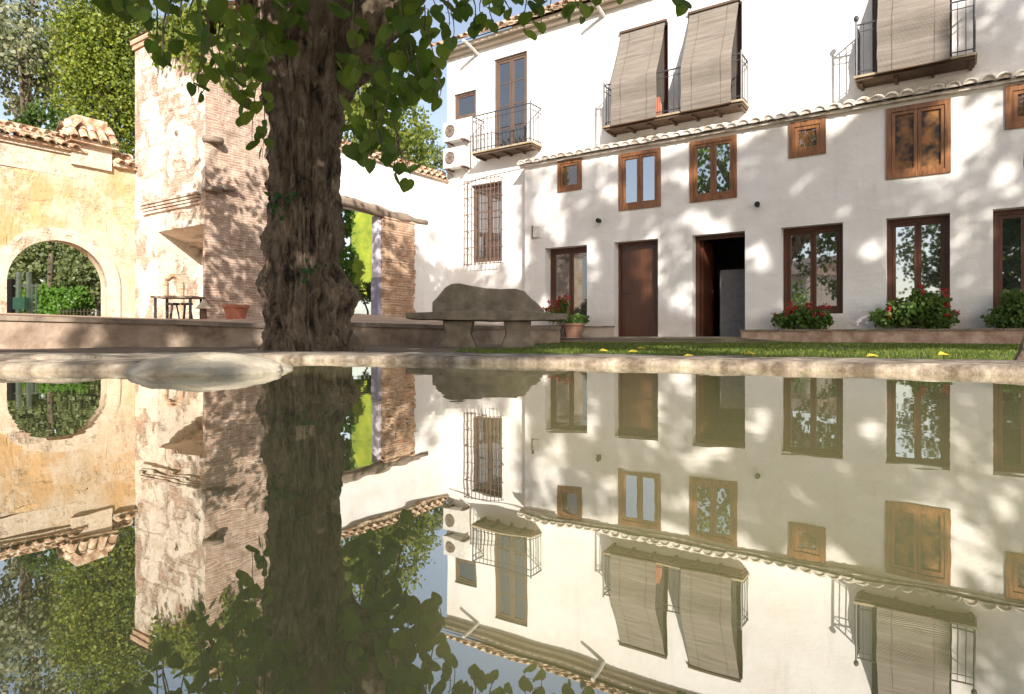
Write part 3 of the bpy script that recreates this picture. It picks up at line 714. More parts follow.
# ------------------------------------------------------------ ruined tower
VT = -6.63; UTL = -4.99
tw = thing('ruined_tower', 'tall eroded plaster and brick tower with recess at its foot', 'tower', (UC, VT, 0), frame=True)
ra = onv(VT, 158)[0]; rb = onv(VT, 203)[0]; zr = onv(VT, 180, 228)[1]
def rough_grid(mb, origin, eu, ev, W, Hh, nu, nv, nrm, amp, seed, holes=(), grooves=()):
    o, eu, ev, nrm = Vector(origin), Vector(eu), Vector(ev), Vector(nrm); i0 = len(mb.v)
    for j in range(nv + 1):
        for i in range(nu + 1):
            s_, t_ = W * i / nu, Hh * j / nv; ed = min(1, min(s_, W - s_) / .08, min(t_, Hh - t_) / .08) if min(s_, W - s_, t_, Hh - t_) > 0 else 0
            d = amp * fbm(s_ * 1.6 + seed, t_ * 1.6, seed, 6) * ed
            for g in grooves:
                if abs(t_ - g[0] - .03 * fbm(s_ * 2, seed, g[0])) < g[1] and g[2] < s_ < g[3]: d -= .05 * ed
            # edges wander a little, so corners crumble
            sh = 0 if (s_ > .0 and s_ < W) else .0
            mb.v.append(tuple(o + eu * s_ + ev * t_ + nrm * d))
    for j in range(nv):
        for i in range(nu):
            s_, t_ = W * (i + .5) / nu, Hh * (j + .5) / nv
            if any(h[0] < s_ < h[1] and h[2] < t_ < h[3] for h in holes): continue
            a = i0 + j * (nu + 1) + i; mb.f.append((a, a + 1, a + nu + 2, a + nu + 1))
ZT0, ZT1 = .2, 6.02
WTW = UC - UTL
mb = MB()
# front face pieces: above recess (fine grid), left jamb
rough_grid(mb, (UTL, VT, zr), (1, 0, 0), (0, 0, 1), WTW, ZT1 - zr, 90, 140, (0, -1, 0), .05, 3, grooves=[(1.75, .012, .1, 1.7), (2.3, .012, .3, 2.6), (2.75, .02, .3, 1.7), (3.35, .012, .2, 1.8)])
rough_grid(mb, (UTL, VT, ZT0), (1, 0, 0), (0, 0, 1), ra - UTL, zr - ZT0, 30, 60, (0, -1, 0), .05, 7)
mb.quad((UTL, VT, ZT0), (UTL, VT, ZT1), (UTL, VT + 3, ZT1), (UTL, VT + 3, ZT0)); mb.quad((UTL, VT + 3, ZT0), (UC, VT + 3, ZT0), (UC, VT + 3, ZT1), (UTL, VT + 3, ZT1))
mb.build('plaster_face', M['tower'], tw, smooth=True)
mb = MB()   # brick side facing the house + the corner pier
rough_grid(mb, (UC, VT, ZT0), (0, 1, 0), (0, 0, 1), 2.2, ZT1 - ZT0 - .3, 90, 200, (1, 0, 0), .06, 11)
rough_grid(mb, (rb, VT + .002, ZT0), (1, 0, 0), (0, 0, 1), UC - rb, zr - ZT0, 10, 60, (0, -1, 0), .05, 13)
mb.quad((UC - .02, VT + 2.2, ZT0), (UC - .02, VT + 3, ZT0), (UC - .02, VT + 3, ZT1), (UC - .02, VT + 2.2, ZT1))
z = 5.5
mb.build('brick_side', M['brick'], tw, smooth=True)
mb = MB(); mb.box(UTL - .03, UC + .04, VT - .04, VT + 3.05, ZT1 - .001, ZT1 + .10); mb.box(UTL - .06, UC + .07, VT - .07, VT + 3.1, ZT1 + .101, ZT1 + .20); mb.build('top_cornice', M['brick2'], tw)
mb = MB(); tiles(mb, (UTL - .05, VT + .02, ZT1 + .22), (UC + .06, VT + .02, ZT1 + .22), (0, 1.8, .8), rows=5); mb.quad((UTL - .1, VT - .1, ZT1 + .21), (UC + .1, VT - .1, ZT1 + .21), (UC + .1, VT + 1.55, ZT1 + .95), (UTL - .1, VT + 1.55, ZT1 + .95)); mb.quad((UTL - .1, VT + 3.1, ZT1 + .21), (UC + .1, VT + 3.1, ZT1 + .21), (UC + .1, VT + 1.55, ZT1 + .95), (UTL - .1, VT + 1.55, ZT1 + .95)); mb.build('roof', M['tile'], tw)
# moulded string course above the recess
zc = onv(VT, 175, 203)[1]
mb = MB()
for k in range(4):
    mb.box(onv(VT, 145)[0], UC - .12, VT - .05 - .025 * k, VT + .02, zc - .12 + k * .056, zc - .12 + k * .056 + .046)
mb.build('string_course', M['tower'], tw)
# recess: side walls, back, sloping ceiling, small blind arch
mb = MB(); dp = .9
mb.quad((ra, VT, ZT0), (ra, VT + dp, ZT0), (ra, VT + dp, zr), (ra, VT, zr)); mb.quad((rb, VT, ZT0), (rb, VT + dp, ZT0), (rb, VT + dp, zr), (rb, VT, zr))
mb.quad((ra, VT + dp, ZT0), (rb, VT + dp, ZT0), (rb, VT + dp, zr), (ra, VT + dp, zr)); mb.quad((ra, VT + .003, zr - .001), (rb, VT + .003, zr - .001), (rb, VT + dp, zr - .25), (ra, VT + dp, zr - .25))
mb.build('recess_lining', M['tower'], tw)
mb = MB(); cva, cvb = onu(ra, 165)[0], onu(ra, 181)[0]; cm, aw = (cva + cvb) / 2, (cvb - cva) / 2; az = 1.15; ring = [(cm - aw, .3), (cm - aw, az)] + [(cm - aw * cos(k * pi / 12), az + aw * sin(k * pi / 12)) for k in range(1, 12)] + [(cm + aw, az), (cm + aw, .3)]
mb.tube([(ra + .01, a, b) for a, b in ring], .045, 6); mb.build('blind_arch', M['brick2'], tw)
# putlog beams and holes
for (x, y, on) in ((213, 141, 'u'), (212, 190, 'u'), (225, 189, 'u'), (178, 133, 'v')):
    mb = MB()
    if on == 'u': v_, z_ = onu(UC, x, y); v_ = max(v_, VT + .12); mb.tube([(UC - .05, v_ - .16, z_), (UC + .10, v_ - .05, z_ + .01), (UC + .09, v_ + .12, z_)], .06, 9, jitter=.4, nf=7)
    else: u_, z_ = onv(VT, x, y); mb.tube([(u_, VT + .03, z_), (u_ + .01, VT - .04, z_)], .05, 8, jitter=.3, nf=7)
    mb.build('beam_stub', M['oldwood'], tw, smooth=True)

# ------------------------------------------------------------ arched ochre wall (faces +u)
aw_ = thing('arched_wall', 'sunlit ochre rubble wall with round archway and tiled coping', 'wall', (UTL, VT, 0), frame=True)
v1 = onu(UTL, 107)[0]; v0 = onu(UTL, 6)[0]; vm = (v0 + v1) / 2; R = (v1 - v0) / 2; ztop = 1.90; zs = ztop - R; TK = .26
VE = -12.5; VB = VT - .002; ZW = 3.55
mb = MB(); NS = 32
def za(v): return zs + sqrt(max(0, R * R - (v - vm) ** 2))
def strip(a, b, za0, za1):
    nz = 10
    for k in range(nz):
        f0, f1 = k / nz, (k + 1) / nz
        for uu in (UTL, UTL - TK):
            P = [(a, za0 + (ZW - za0) * f0), (b, za1 + (ZW - za1) * f0), (b, za1 + (ZW - za1) * f1), (a, za0 + (ZW - za0) * f1)]
            mb.quad(*[(uu + (.035 * fbm(v_ * 1.3, z_ * 1.3, 5, 5) if uu == UTL and z_ > za(v_) + .01 else 0), v_, z_) for v_, z_ in P])
k = 40
for i in range(k): a = VE + (v0 - VE) * i / k; b = VE + (v0 - VE) * (i + 1) / k; strip(a, b, .2, .2)
for i in range(12): a = v1 + (VB - v1) * i / 12; b = v1 + (VB - v1) * (i + 1) / 12; strip(a, b, .2, .2)
prev = None
for i in range(NS + 1):
    v = vm - R * cos(pi * i / NS)
    if prev is not None: strip(prev, v, max(zs, za(prev)), max(zs, za(v))); mb.quad((UTL, prev, za(prev)), (UTL, v, za(v)), (UTL - TK, v, za(v)), (UTL - TK, prev, za(prev)))
    prev = v
for v in (v0, v1): mb.quad((UTL, v, .2), (UTL, v, zs), (UTL - TK, v, zs), (UTL - TK, v, .2))
mb.box(UTL - TK, UTL, VE, VB, ZW - .001, ZW + .02)
mb.build('wall_body', M['yellow'], aw_)
mb = MB(); R2 = R + .24
for i in range(NS):
    A0, A1 = pi * i / NS, pi * (i + 1) / NS
    q = [(vm - R * cos(A0), zs + R * sin(A0)), (vm - R * cos(A1), zs + R * sin(A1)), (vm - R2 * cos(A1), zs + R2 * sin(A1)), (vm - R2 * cos(A0), zs + R2 * sin(A0))]
    uu = UTL + .035; mb.quad(*[(uu, a, b) for a, b in q]); mb.quad((uu, *q[0]), (uu, *q[1]), (UTL - .1, *q[1]), (UTL - .1, *q[0])); mb.quad((uu, *q[3]), (uu, *q[2]), (UTL - .02, *q[2]), (UTL - .02, *q[3]))
for a, b in ((v0 - .24, v0), (v1, v1 + .24)): mb.box(UTL - .02, UTL + .035, a, b, .2, zs)
mb.build('arch_surround', M['band'], aw_)
# plaster band, moulding and tile coping
mb = MB(); mb.box(UTL - TK - .05, UTL + .05, VE, VB, ZW + .021, ZW + .09); mb.box(UTL, UTL + .006, VE, onu(UTL, 86)[0], ZW - .40, ZW - .005); mb.build('cornice_band', M['band'], aw_)
mb = MB(); vA = onu(UTL, 84)[0]
def coping(mb, vs, ve, z): 
    tiles(mb, (UTL + .20, vs, z), (UTL + .20, ve, z), (-.46, 0, .22), .2, .08, rows=2); tiles(mb, (UTL - TK - .2, vs, z), (UTL - TK - .2, ve, z), (.46, 0, .22), .2, .08, rows=2)
    mb.tube([(UTL - TK / 2, vs, z + .22), (UTL - TK / 2, ve, z + .22)], .10, 8, jitter=.1)
    mb.box(UTL - TK - .1, UTL + .12, vs, ve, z - .04, z + .01)
coping(mb, VE, vA, ZW + .13); mb.build('tile_coping', M['tile'], aw_)
mb = MB(); vB0 = onu(UTL, 112)[0]; coping(mb, vB0, VB - .02, ZW - .02 + .02); mb.build('tile_coping', M['tile'], aw_)
# capped turret block between the copings
vp0, vp1 = onu(UTL, 70)[0], onu(UTL, 110)[0]; zp = onu(UTL, 90, 144)[1]
mb = MB(); mb.box(UTL - TK - .04, UTL + .08, vp0, vp1, ZW - .15, zp - .02); mb.build('turret_block', M['band'], aw_)
mb = MB(); cu_, cv_ = UTL - TK / 2 + .02, (vp0 + vp1) / 2; hv = (vp1 - vp0) / 2 + .12; hu = TK / 2 + .24; zr0, zr1 = zp, zp + .50
tiles(mb, (cu_ + hu, cv_ - hv, zr0), (cu_ + hu, cv_ + hv, zr0), (-hu * .7, 0, .36), .18, .08, rows=2); tiles(mb, (cu_ - hu, cv_ - hv, zr0), (cu_ - hu, cv_ + hv, zr0), (hu * .7, 0, .36), .18, .08, rows=2)
tiles(mb, (cu_ - hu, cv_ - hv, zr0), (cu_ + hu, cv_ - hv, zr0), (0, hv * .5, .36), .18, .08, rows=2)
mb.box(cu_ - hu + .05, cu_ + hu - .05, cv_ - hv + .05, cv_ + hv - .05, zr0 - .05, zr0 + .02); mb.box(cu_ - .16, cu_ + .16, cv_ - hv * .6, cv_ + hv * .6, zr0 + .021, zr1); 
mb.build('turret_cap', M['tile'], aw_)

# ------------------------------------------------------------ the old tree
TR = Vector((0, 0))
tc = at(306, 335, 6.0)
tree = thing('old_tree', 'huge old tree with gnarled fluted trunk and hanging heart leaves beside the pool', 'tree', (tc.x, 6.0, -.05))
PXM = 6.0 / 650
prof = [(362, 313, 56), (350, 312, 52), (335, 309, 45), (320, 307, 42), (300, 308, 40), (285, 307, 39), (265, 305, 37), (230, 306, 35), (180, 306, 33), (130, 306, 34), (100, 305, 37), (75, 305, 42), (55, 306, 44), (40, 308, 38), (25, 310, 28)]
def interp(y):
    for (y0, c0, r0), (y1, c1, r1) in zip(prof, prof[1:]):
        if y1 <= y <= y0: t = (y0 - y) / (y0 - y1); return c0 + (c1 - c0) * t, r0 + (r1 - r0) * t
    return prof[-1][1:]
mb = MB(); NY, NT = 560, 380
for j in range(NY + 1):
    y = 362 - (362 - 25) * j / NY; c, r = interp(y); z = CZ + (HZ - y) * PXM; R_ = r * PXM; cx = (c - 512) * PXM
    for i in range(NT):
        t = 2 * pi * i / NT; dx, dy = cos(t), sin(t)
        # flutes
        fl = 0
        for (a0, dep, wid) in ((-1.95 + .06 * sin(z * 2.2), .20, .16), (-1.05 + .1 * sin(z * 3 + 1), .15, .14), (-2.7, .13, .2), (-.35, .12, .2), (.6, .15, .25), (1.6, .18, .25), (2.5, .14, .2)):
            d = (t - a0 + pi) % (2 * pi) - pi; fl += dep * exp(-(d / wid) ** 2)
        fl *= .75 + .5 * sm(180, 340, y)
        w = 1 - fl
        # knobs
        for (a0, y0, amp, wa, wy) in ((pi, 283, .30, .5, 13), (-.15, 296, .36, .6, 20), (-2.4, 245, .12, .35, 18), (-1.45, 305, .10, .3, 14), (pi, 150, .12, .4, 14), (-.2, 235, .12, .4, 22), (-1.0, 60, .12, .4, 15), (-2.1, 75, .14, .4, 14), (-1.5, 85, .08, .25, 12), (-2.6, 115, .10, .3, 12), (-.7, 90, .10, .3, 12), (-.4, 340, .12, .4, 20), (-2.0, 345, .12, .3, 20)):
            d = (t - a0 + pi) % (2 * pi) - pi; w += amp * exp(-(d / wa) ** 2 - ((y - y0) / wy) ** 2)
        q = Vector((dx * 1.5, dy * 1.5, z * .55))
        w += .13 * fbm(q.x, q.y, q.z, 3)
        rid = noise.fractal(Vector((dx * 5.5, dy * 5.5, z * 2.3)), .9, 2.1, 5); w += .085 * rid - .05
        w += .20 * max(0, fbm(dx * 3.0 + 7, dy * 3.0, z * 3.8, 5)) + .07 * fbm(dx * 9, dy * 9, z * 9, 4)
        w -= .10 * (1 - min(1, abs(noise.noise(Vector((dx * 7 + z * .4, dy * 7, z * 1.1)))) * 5))
        mb.v.append((cx + dx * R_ * w, 6.0 + dy * R_ * w, z))
for j in range(NY):
    for i in range(NT):
        a = j * NT + i; b = j * NT + (i + 1) % NT; mb.f.append((a, b, b + NT, a + NT))
tr_ = mb.build('trunk', M['bark'], tree, smooth=True)
def limb(pts, rad, name='limb', bmat=None):
    P = []; Rr = []
    for (p, q), (r, s_) in zip(zip(pts, pts[1:]), zip(rad, rad[1:])):
        for k in range(8): t = k / 8; P.append(p.lerp(q, t)); Rr.append(r + (s_ - r) * t)
    P.append(pts[-1]); Rr.append(rad[-1])
    # smooth
    for _ in range(3): P = [P[0]] + [(P[i - 1] + P[i] * 2 + P[i + 1]) / 4 for i in range(1, len(P) - 1)] + [P[-1]]
    m_ = MB(); m_.tube(P, Rr, 28, jitter=.28, nf=6); return m_.build(name, bmat or M['bark'], tree, smooth=True)
k_ = PXM
limb([at(306, 120, 6.12), at(317, 50, 5.90), at(322, 0, 5.9), at(330, -70, 6.0), at(320, -190, 6.3)], [.12, .23, .18, .15, .10], bmat=M['palebark'])
limb([at(310, 120, 6.15), at(352, 55, 6.1), at(376, 25, 6.0), at(402, -15, 5.9), at(450, -80, 5.6), at(540, -160, 5.0)], [.14, .26, .25, .23, .17, .1])
limb([at(306, 120, 6.15), at(282, 45, 6.2), at(262, 5, 6.1), at(225, -50, 5.7), at(150, -110, 5.2)], [.13, .20, .17, .14, .09])
limb([at(306, 120, 6.2), at(298, 20, 6.5), at(292, -60, 6.9), at(270, -170, 7.6)], [.13, .17, .14, .09])
limb([at(308, 120, 6.2), at(348, 30, 6.5), at(372, -30, 7.2), at(400, -90, 7.8)], [.13, .18, .14, .08])
# hanging leafy shoots: (x top, y top, x tip, y tip, depth, leaves, leaf size px)
SH = []
def sh(*a): SH.append(a)
for a in ((100, -25, 118, 6, 3.6, 6, 22), (130, -25, 138, 10, 3.6, 5, 18), (150, -30, 158, 55, 3.8, 8, 13), (170, -30, 165, 58, 3.6, 8, 14), (184, -25, 184, 38, 3.5, 7, 20), (172, -10, 161, 62, 3.6, 5, 12), (200, -20, 198, 92, 3.8, 7, 12),
          (210, -20, 213, 74, 3.7, 7, 14), (222, 0, 221, 74, 3.8, 6, 13), (206, 60, 202, 96, 3.8, 4, 12), (215, -25, 208, 30, 3.5, 7, 20), (195, -30, 192, 20, 3.5, 7, 18), (236, -25, 240, 40, 3.8, 8, 17), (178, -30, 172, 8, 3.7, 6, 16), (140, -30, 128, 6, 3.7, 5, 14),
          (240, 0, 240, 100, 4.6, 12, 13), (250, 0, 248, 120, 4.8, 14, 13), (258, 10, 254, 150, 5.0, 16, 12), (262, 20, 262, 158, 5.0, 14, 10), (246, 20, 244, 95, 4.5, 10, 13), (268, -10, 262, 60, 4.8, 10, 14), (280, -20, 278, 40, 5.2, 10, 14), (252, -20, 256, 60, 4.4, 10, 15),
          (275, 10, 284, 46, 5.1, 5, 15), (340, -20, 335, 8, 4.8, 5, 14), (352, 40, 346, 84, 5.2, 7, 13), (362, 55, 356, 135, 4.8, 13, 14), (372, 60, 362, 160, 4.6, 16, 14), (380, 50, 374, 150, 4.5, 16, 14), (372, 90, 372, 165, 4.3, 8, 14), (386, 100, 382, 164, 4.2, 6, 13),
          (396, 130, 396, 176, 4.1, 5, 14), (400, 140, 409, 182, 4.1, 5, 14), (390, 120, 402, 166, 4.1, 5, 13), (392, 30, 388, 100, 4.3, 13, 15), (402, 10, 398, 104, 4.2, 15, 16), (412, 10, 412, 96, 4.2, 14, 17), (422, 5, 424, 84, 4.2, 12, 16), (408, 50, 404, 98, 4.1, 7, 16), (418, 60, 426, 92, 4.0, 5, 13),
          (432, 30, 434, 96, 3.9, 5, 13), (438, 68, 438, 100, 3.9, 3, 13), (436, -20, 436, 14, 3.8, 5, 13), (444, -20, 447, 32, 3.8, 6, 12), (450, -20, 451, 42, 3.8, 4, 12), (470, -20, 474, 30, 3.8, 7, 12), (478, -20, 484, 16, 3.8, 5, 11), (464, -20, 466, 12, 3.9, 4, 12), (492, -20, 493, 28, 3.8, 7, 10), (505, -20, 508, 12, 3.9, 4, 10),
          (522, -20, 528, 34, 3.8, 8, 11), (532, -20, 540, 26, 3.8, 6, 11), (545, -20, 549, 10, 3.9, 4, 11), (560, -20, 568, 16, 3.9, 6, 11), (574, -20, 583, 20, 3.8, 4, 12), (585, -20, 590, 8, 3.9, 3, 10), (612, -30, 618, -4, 3.9, 3, 10), (672, -25, 678, 2, 3.6, 3, 14), (680, -25, 684, 4, 3.6, 2, 12),
          (384, -20, 420, 12, 4.6, 8, 14), (356, 0, 352, 60, 5.6, 8, 13), (290, -20, 300, 20, 5.3, 8, 14), (230, 30, 232, 84, 4.4, 8, 12), (420, -20, 416, 30, 4.2, 9, 15), (404, -20, 402, 20, 4.1, 8, 15)): sh(*a)
mb = MB(); tw_ = MB()
for (xa, ya, xb, yb, Y, nl, sz) in SH:
    A, B = at(xa, ya, Y), at(xb, yb, Y + random.uniform(-.15, .15)); P = []
    for k in range(7):
        t = k / 6; p = A.lerp(B, t); p.x += .02 * sin(t * 5 + xa); P.append(p)
    tw_.tube(P, [.006, .005, .005, .004, .004, .003, .002], 4)
    for k in range(nl):
        t = min(1, (k + 1) / nl)
        if random.random() < (.42 if xb < 262 else .36) and t < .9: continue
        p = A.lerp(B, t * .93); s_ = sz * Y / 650 * random.uniform(.9, 1.3)
        d = Vector((random.gauss(0, .5), random.gauss(0, .5), -1)).normalized()
        off = Vector((random.choice((-1, 1)) * random.uniform(.2, .9) * s_, random.uniform(-.5, .5) * s_, 0)) if t < .99 else Vector((0, 0, 0))
        # blades turn toward the viewer/sun side
        th = random.gauss(0, .6); x = Vector((cos(th), sin(th), random.gauss(0, .25))).normalized(); nn = d.cross(x)
        q0 = p + off; tw_.tube([p, q0], .0018, 3, False)
        o = [(0, .02, 0), (.20, -.08, .05), (.42, .03, .1), (.52, .28, .1), (.46, .56, .05), (.26, .80, .0), (0, 1.0, -.05), (-.26, .80, .0), (-.46, .56, .05), (-.52, .28, .1), (-.42, .03, .1), (-.20, -.08, .05)]
        i = len(mb.v); mb.v += [tuple(q0 + (x * a1 + d * b1 + nn * c1) * s_) for a1, b1, c1 in o]
        mb.f.append((i, i + 1, i + 2, i + 3, i + 4, i + 5, i + 6)); mb.f.append((i, i + 6, i + 7, i + 8, i + 9, i + 10, i + 11))
# canopy above the frame
cnt = 0; cl = [Vector((random.uniform(-5.2, 1.6), random.uniform(2.6, 9.5), random.uniform(2.0, 6.8))) for _ in range(420)]
for c in cl:
    e = ((c.x + 2) / 3.6) ** 2 + ((c.y - 6) / 3.6) ** 2 + ((c.z - 4.6) / 2.6) ** 2
    if e > 1 or c.z < CZ + .545 * c.y + .15: continue
    for k in range(34):
        p = c + Vector((random.gauss(0, .26), random.gauss(0, .26), random.gauss(0, .2)))
        if p.z < CZ + .53 * p.y + .12: continue
        mb.leaf(p, random.uniform(.09, .15), Vector((random.gauss(0, .6), random.gauss(0, .6), -1)).normalized(), True)
cr = mb.build('crown', M['vinebig'], tree)
tw_.build('twigs', M['bark2'], tree)
# small ivy tufts on trunk
for (x, y) in ((280, 198), (308, 268), (278, 205)):
    mb = MB(); p0 = at(x, y, 5.62)
    for k in range(14): mb.leaf(p0 + Vector((random.gauss(0, .05), random.gauss(0, .03), random.gauss(0, .045))), random.uniform(.03, .055), None, True)
    mb.build('ivy_sprig', M['ivy'], tree)

# ------------------------------------------------------------ creeper over tower top
mb = MB(); st_ = MB()
for k in range(70):
    on_front = random.random() < .6
    if on_front: u = random.uniform(-3.9, UC + .1); v = VT - .1
    else: u = UC + .1; v = VT + random.uniform(0, 2.0)
    L = random.uniform(.2, 1.0) * (1.3 if u > -3 else .7); zt = ZT1 + .15; P = [(u + .03 * fbm(k, z, 0), v - random.uniform(0, .05) if on_front else v, zt - L * z / 6) for z in range(7)]
    st_.tube([uv2w(*p) for p in P], .006, 4)
    for q in range(int(L * 60)):
        p = Vector(random.choice(P)) + Vector((random.gauss(0, .06), random.gauss(-.03, .05), random.gauss(0, .08))); mb.leaf(uv2w(*p), random.uniform(.05, .10), Vector((random.gauss(0, .5), random.gauss(0, .5), -1)).normalized(), True)
b0 = uv2w(UC, VT, ZT1)
cr_ = thing('creeper', 'yellow green creeper trailing down from the top of the ruined tower', 'climbing plant', tuple(b0))
mb.build('foliage', M['creeper'], cr_); st_.build('stem', M['bark2'], cr_)

# ------------------------------------------------------------ generic tree
def gtree(name, label, cat, base, lobes, nleaf, lsize, mat, trunk_r=.18, group=None, keep=None, clump=.5, up=False, branches=True):
    base = Vector(base); t = thing(name, label, cat, tuple(base), group)
    top = max(l[0][2] for l in lobes); m_ = MB()
    c0 = Vector(lobes[0][0]); pts = [base + Vector((0, 0, -.1)), base.lerp(c0, .35) + Vector((.05, .05, 0)), base.lerp(c0, .75), c0]
    m_.tube(pts, [trunk_r * 1.25, trunk_r, trunk_r * .7, trunk_r * .3], 10, jitter=.2)
    if branches:
        for (c, r) in lobes[1:]:
            c = Vector(c); s_ = base.lerp(c0, .55); m_.tube([s_, s_.lerp(c, .5) + Vector((0, 0, .1)), c], [trunk_r * .5, trunk_r * .3, trunk_r * .12], 7)
    m_.build('trunk', M['bark2'], t, smooth=True)
    m_ = MB(); tot = sum(l[1][0] * l[1][1] * l[1][2] for l in lobes)
    for (c, r) in lobes:
        nn = int(nleaf * r[0] * r[1] * r[2] / tot); nc = max(6, int(nn / 22))
        for k in range(nc):
            while True:
                d = Vector((random.uniform(-1, 1), random.uniform(-1, 1), random.uniform(-1, 1)))
                if .25 < d.length < 1: break
            d = d.normalized() * d.length ** .45
            w = 1 + .28 * fbm(d.x * 2 + c[0], d.y * 2, d.z * 2, 3)
            cc = Vector((c[0] + d.x * r[0] * w, c[1] + d.y * r[1] * w, c[2] + d.z * r[2] * w)); sp = clump * min(r) * random.uniform(.14, .4)
            for q in range(22):
                p = cc + Vector((random.gauss(0, sp), random.gauss(0, sp), random.gauss(0, sp)))
                if keep and not keep(p): continue
                dr = None if not up else Vector((random.gauss(0, .35), random.gauss(0, .35), 1)).normalized()
                m_.leaf(p, lsize * random.uniform(.6, 1.25), dr)
    m_.build('crown', mat, t)
    return t
def px(x, y, Y): return tuple(at(x, y, Y))
GB = .5
gtree('pine_tree', 'pale grey green pine behind the arched wall, at the far left', 'tree', (at(28, 0, 26).x, 26, GB), [(px(25, 20, 26), (2.1, 1.8, 2.4)), (px(5, 75, 26), (1.6, 1.5, 1.5)), (px(60, 70, 26.5), (1.3, 1.3, 1.7)), (px(35, -60, 26), (1.6, 1.5, 2.2)), (px(18, 45, 25), (1.6, 1.5, 1.2))], 9000, .20, M['pine'], .25, 'trees behind the garden walls')
gtree('cypress_tree', 'bright yellow green cypress right behind the tower', 'tree', (at(105, 0, 21).x, 21, GB), [(px(102, 90, 21), (1.25, 1.2, 2.2)), (px(110, 20, 21), (1.1, 1.0, 1.8)), (px(95, 50, 21), (1.0, 1.0, 1.6)), (px(128, 60, 21.4), (.9, .9, 2.4)), (px(112, -30, 21), (.8, .8, 1.2)), (px(80, 110, 21.3), (.7, .8, 1.3)), (px(122, 130, 21.3), (.7, .8, 1.3))], 30000, .105, M['cypress'], .2, 'trees behind the garden walls', clump=.7)
gtree('shrub', 'low dark green bush peeping over the tiled coping left of the cypress', 'shrub', (at(48, 0, 17).x, 17, GB), [(px(48, 128, 17), (.55, .6, .55)), (px(30, 140, 17), (.5, .5, .5))], 1800, .12, M['shade'], .06)
gtree('orange_tree', 'round leafy tree behind the white doorway wall right of the old trunk', 'tree', (at(385, 0, 25).x, 25, GB), [(px(388, 130, 25), (1.6, 1.4, 1.6)), (px(372, 92, 25), (1.2, 1.2, 1.2)), (px(405, 155, 25), (1.1, 1.1, 1.0)), (px(360, 140, 25), (1.1, 1.1, 1.4))], 7000, .16, M['creeper'], .16, 'trees behind the garden walls')
gtree('olive_tree', 'small distant grey green tree against the house corner', 'tree', (at(428, 0, 34).x, 34, GB), [(px(424, 152, 34), (1.0, 1.0, 1.3)), (px(436, 165, 34), (.8, .8, 1.0))], 1600, .16, M['olive'], .12, 'trees behind the garden walls')
# seen through arch
gtree('olive_tree', 'silvery leafy tree filling the upper part of the archway', 'tree', (at(62, 0, 17.5).x, 17.5, GB), [(px(60, 262, 17.5), (1.6, .8, .8)), (px(25, 275, 17.5), (.9, .8, .8)), (px(95, 270, 17.5), (.9, .8, .9)), (px(62, 238, 17.5), (1.7, .8, .6))], 6500, .11, M['olive'], .03, 'trees behind the garden walls')
gtree('dark_tree', 'dark broad tree deep behind the archway', 'tree', (at(130, 0, 21).x, 21, GB), [(px(110, 262, 21), (1.6, .9, 1.5)), (px(50, 262, 21), (2.2, .9, 1.5)), (px(0, 262, 21), (1.6, .9, 1.5))], 8000, .18, M['shade'], .05, 'trees behind the garden walls')
mb = MB()
for k in range(5200): mb.leaf((random.uniform(-13.2, -11.1) , 17.0 + random.uniform(-.35, .3), random.uniform(.5, 1.25 + .12 * sin(k))), random.uniform(.06, .12))
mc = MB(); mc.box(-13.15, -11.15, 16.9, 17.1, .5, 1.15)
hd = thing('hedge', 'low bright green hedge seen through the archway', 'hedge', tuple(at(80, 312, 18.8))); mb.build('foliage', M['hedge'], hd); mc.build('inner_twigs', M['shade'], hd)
fn = thing('picket_fence', 'low pale fence of thin posts seen through the archway', 'fence', tuple(at(80, 312, 17.2)))
for k in range(16): mb = MB(); x = at(60, 0, 16).x + k * .085; mb.tube([(x, 16, .48), (x, 16, .74 + .015 * sin(k * 2))], .013, 5); mb.build('post', M['lamp'], fn)
mb = MB(); mb.tube([(at(60, 0, 16).x - .05, 16.02, .68), (at(60, 0, 16).x + 1.33, 16.02, .68)], .01, 4); mb.build('rail', M['lamp'], fn)
gt = thing('garden_gate', 'pale green gate with posts and green box at the left of the archway', 'gate', tuple(at(25, 312, 14.4)))
for x in (19, 29): mb = MB(); mb.tube([at(x, 316, 14.4), at(x, 272, 14.4)], .05, 8); mb.build('gate_post', M['greenpost'], gt)
mb = MB()
for x in (32, 36): mb.tube([at(x, 316, 14.4), at(x, 284, 14.4)], .022, 6)
mb.tube([at(14, 286, 14.4), at(38, 286, 14.4)], .02, 6); mb.build('gate_bar', M['greenpost'], gt)
p = at(22, 305, 14.3); mb = MB(); mb.box(p.x - .13, p.x + .13, 14.2, 14.34, p.z - .1, p.z + .16); mb.build('letter_box', M['gate'], gt)
mb = MB(); p = at(9, 300, 14.5); mb.box(p.x - .25, p.x + .06, 14.5, 14.6, .4, 1.35); 
tag(wsolo(mb, 'wooden_board', M['dark'], (p.x, 14.5, .4)), 'dark boarded panel at the left jamb of the archway', 'panel')
